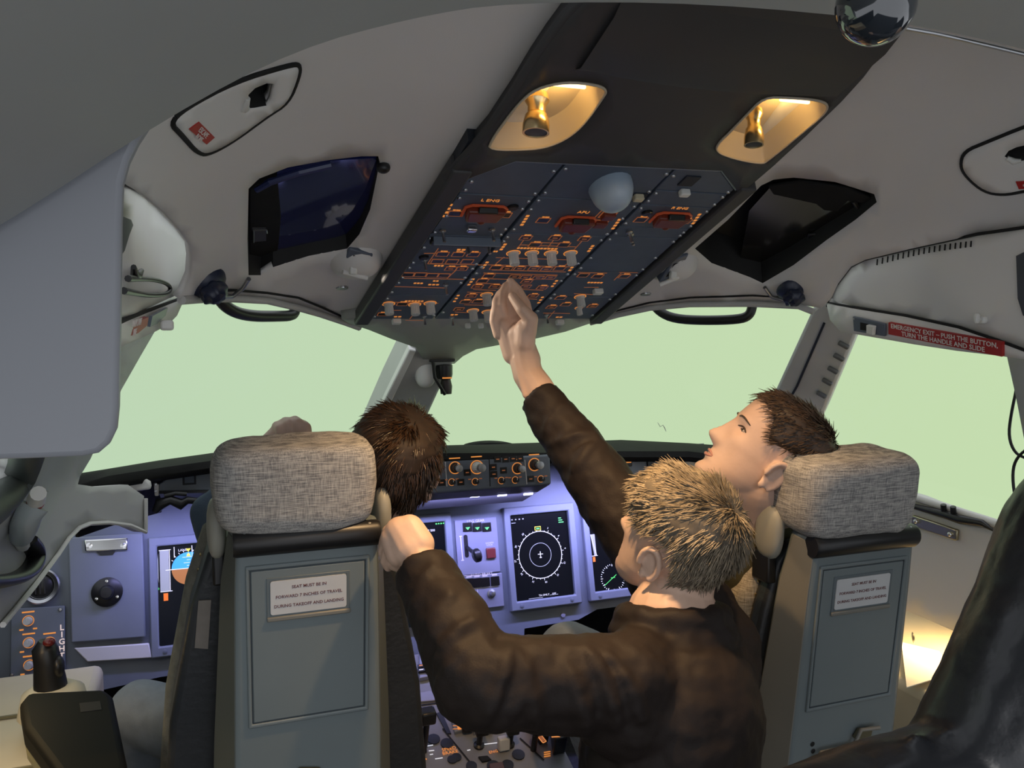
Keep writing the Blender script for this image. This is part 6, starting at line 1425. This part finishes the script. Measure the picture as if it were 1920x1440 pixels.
sh = MB(); sh.chain([nk+dn*0.03, chest, pel], [0.075, 0.135, 0.14], 20); sh.chain([sL, nk+dn*0.025, sR], [0.072, 0.062, 0.072], 20); sh.cone(sL, chest, 0.075, 0.12); sh.cone(sR, chest, 0.075, 0.12); sh.tube([sL, sL*0.5+elq*0.5, elq*0.8+wrq*0.2], [0.070, 0.062, 0.052], 18)
P = [nk+dn*0.006+RGT*math.cos(2*math.pi*i/16)*0.062+FH*math.sin(2*math.pi*i/16)*0.06 for i in range(17)]; sh.tube(P, 0.010, 8)
finish(sh, 'shirt', OLIVE, yp, 0.006, 3, [('a', 0.05, 0.010)])['label'] = 'olive shirt'
kn1 = AD(1068, 1228, 1.95); tj = MB(); tj.chain([pel+Vector((-0.10, 0.03, 0)), kn1, Vector((0.40, kn1.y+0.18, 0.0))], [0.095, 0.076, 0.055], 20); kn2 = Vector((0.62, kn1.y-0.05, kn1.z)); tj.chain([pel+Vector((0.10, 0.03, 0)), kn2, kn2+Vector((0, 0.2, -0.45))], [0.095, 0.076, 0.055], 20)
tj.cone(pel+Vector((-0.08, 0, 0)), pel+Vector((0.08, 0, 0)), 0.12, 0.12)
finish(tj, 'jeans', JEANS, yp, 0.008, 3, [('a', 0.06, 0.008)])['label'] = 'pale grey-blue jeans'

# ---- boy in the left seat seen from behind
O = AD(741, 872, 1.62); R = orient(-8, 14, 12); S = 0.98
body = MB(); head_mesh(body, O, R, S)
nk = Vector((-0.39, 1.70, 1.00)); chest = Vector((-0.49, 1.79, 0.82)); pel = Vector((-0.52, 1.80, 0.54)); sL = Vector((-0.62, 1.75, 0.97)); sR = Vector((-0.33, 1.77, 0.92))
body.cone(O+R @ Vector((0, -0.03, -0.05)), nk, 0.052, 0.052, 18); body.chain([nk, chest, pel], [0.06, 0.09, 0.10]); body.chain([sL, nk, sR], [0.045, 0.05, 0.045])
elb = AD(412, 965, 1.70); wrb = AD(512, 835, 1.78); body.chain([sL, elb, wrb], [0.045, 0.038, 0.028])
body.cone(wrb, AD(540, 812, 1.79), 0.030, 0.034, 14)
for i, (x, y) in enumerate(((520,800),(536,792),(553,790),(568,798))): finger(body, [AD(530+i*9, 815, 1.785), AD(x, y, 1.775), AD(x+6, y+4, 1.755), AD(x+8, y+18, 1.752)], 0.0135, 0.011)
finger(body, [AD(560, 822, 1.78), AD(575, 812, 1.765), AD(572, 822, 1.75)], 0.013, 0.010)
el2 = Vector((-0.22, 1.86, 0.78)); wr2 = Vector((-0.28, 2.05, 0.72)); body.chain([sR, el2, wr2], [0.042, 0.036, 0.027]); body.cone(wr2, wr2+Vector((0, 0.07, 0)), 0.030, 0.026)
for k in range(4): finger(body, [wr2+Vector((-0.024+0.016*k, 0.08, 0)), wr2+Vector((-0.026+0.017*k, 0.12, -0.005)), wr2+Vector((-0.026+0.017*k, 0.145, -0.02))], 0.009, 0.007)
finger(body, [wr2+Vector((-0.03, 0.04, 0)), wr2+Vector((-0.05, 0.07, -0.01)), wr2+Vector((-0.052, 0.095, -0.015))], 0.010, 0.008)
boy = finish(body, 'person', SKIN2, None, 0.004, 4)
tag(boy, 'boy with glossy dark brown hair leaning out of the left seat, seen from behind', 'person')
HLD = [0.055, 0.050, 0.035, -0.01, -0.02, -0.02, -0.045, -0.072, -0.074]
hair('hair', O, R, S, HAIR_DC, HAIR_D, boy, HLD, (0.030, 0.034), 6000, 0.012, 21, (0.03, -0.02, 0.112), 0.22, 0.0012)
sh = MB(); sh.chain([nk+dn*0.03, chest, pel], [0.065, 0.115, 0.12], 18); sh.chain([sL, nk+dn*0.03, sR], [0.062, 0.055, 0.062], 18); sh.tube([sL, elb, elb*0.25+wrb*0.75], [0.062, 0.055, 0.042], 16); sh.cone(sL, elb, 0.060, 0.054); sh.tube([sR, el2, el2*0.3+wr2*0.7], [0.060, 0.05, 0.040], 16)
sh.cone(sL, chest, 0.065, 0.10); sh.cone(sR, chest, 0.065, 0.10)
finish(sh, 'shirt', DENIM, boy, 0.007, 3, [('a', 0.05, 0.010)])['label'] = 'blue denim shirt'
knl = AD(264, 1335, 1.86); knr = Vector((-0.34, 2.05, 0.45)); tj = MB()
tj.chain([pel+Vector((-0.09, 0.03, 0)), knl, knl+Vector((0.02, 0.2, -0.42))], [0.09, 0.068, 0.05], 18); tj.chain([pel+Vector((0.09, 0.03, 0)), knr+Vector((0, 0, 0)), knr+Vector((-0.02, 0.2, -0.35))], [0.09, 0.066, 0.05], 18); tj.cone(pel+Vector((-0.08, 0, 0)), pel+Vector((0.08, 0, 0)), 0.11, 0.11)
finish(tj, 'jeans', JEANS, boy, 0.008, 3, [('a', 0.06, 0.008)])['label'] = 'grey-blue jeans'

# ---- bystander in black leather whose arm crosses the lower right corner
BLJ = mat('black_leather_jacket', (0.010, 0.011, 0.014), 0.34, var=0.2, vscale=12, bump=0.2, bscale=60, spec=0.6)
body = MB(); shd = AD(2080, 1010, 0.86); elw = AD(1850, 1500, 0.82); wrw = AD(1480, 1560, 0.76)
tor = AD(2350, 1300, 0.86); O = AD(2420, 640, 0.90)
R = orient(10, 0, 0); head_mesh(body, O, R)
body.cone(O+Vector((0, 0, -0.06)), tor+Vector((-0.02, 0, 0.26)), 0.055, 0.06); body.chain([tor+Vector((-0.02, 0, 0.24)), tor, tor+Vector((0, 0, -0.35))], [0.09, 0.12, 0.12]); body.chain([tor+Vector((-0.02, 0, 0.2)), shd, elw, wrw], [0.07, 0.055, 0.04, 0.03])
hb = wrw+(wrw-elw).normalized()*0.07; body.cone(wrw, hb, 0.03, 0.028)
ax = (wrw-elw).normalized(); sd = ax.cross(Vector((0, 0, 1))).normalized()
for k in range(4): finger(body, [hb+sd*(0.024-0.016*k), hb+sd*(0.024-0.016*k)+ax*0.035, hb+sd*(0.022-0.015*k)+ax*0.05+dn*0.025], 0.009, 0.007)
finger(body, [wrw+sd*-0.02+ax*0.03, wrw+sd*-0.05+ax*0.06, wrw+sd*-0.045+ax*0.085], 0.011, 0.008)
by = finish(body, 'person', SKIN, None, 0.005, 4); tag(by, 'bystander in black leather jacket whose bent arm crosses in front of the right seat', 'person')
hair('hair', O, R, 1.0, HAIR_DC, HAIR_D, by, HLD, (0.02, 0.03), 300, 0.010, 31)
jk = MB(); jk.chain([tor+Vector((-0.02, 0, 0.2)), tor, tor+Vector((0, 0, -0.33))], [0.11, 0.16, 0.15], 20); jk.chain([tor+Vector((-0.02, 0, 0.18)), shd, shd*0.5+elw*0.5, elw], [0.10, 0.095, 0.088, 0.082], 20); jk.tube([elw, elw*0.5+wrw*0.5, wrw], [0.080, 0.068, 0.050], 20); jk.cone(elw, elw*0.7+wrw*0.3, 0.080, 0.074)
for i, (t, r) in enumerate(((0.55, .012), (0.7, .014), (0.82, .014), (0.93, .013))):
    c = shd*(1-t)+elw*t; s1 = RGT; jk.tube([c-s1*0.085+Vector((0, 0, 0.02)), c-FWD*0.085, c+s1*0.07-Vector((0, 0, 0.03))], [0.006, r, 0.006], 8)
for i, t in enumerate((0.12, 0.26, 0.4)):
    c = elw*(1-t)+wrw*t; jk.tube([c+Vector((0, 0, 0.075)), c-FWD*0.076+RGT*0.02, c-Vector((0, 0, 0.06))], [0.006, 0.012, 0.006], 8)
finish(jk, 'jacket', BLJ, by, 0.006, 3, [('a', 0.08, 0.010), ('b', 0.03, 0.003)])['label'] = 'black leather jacket'
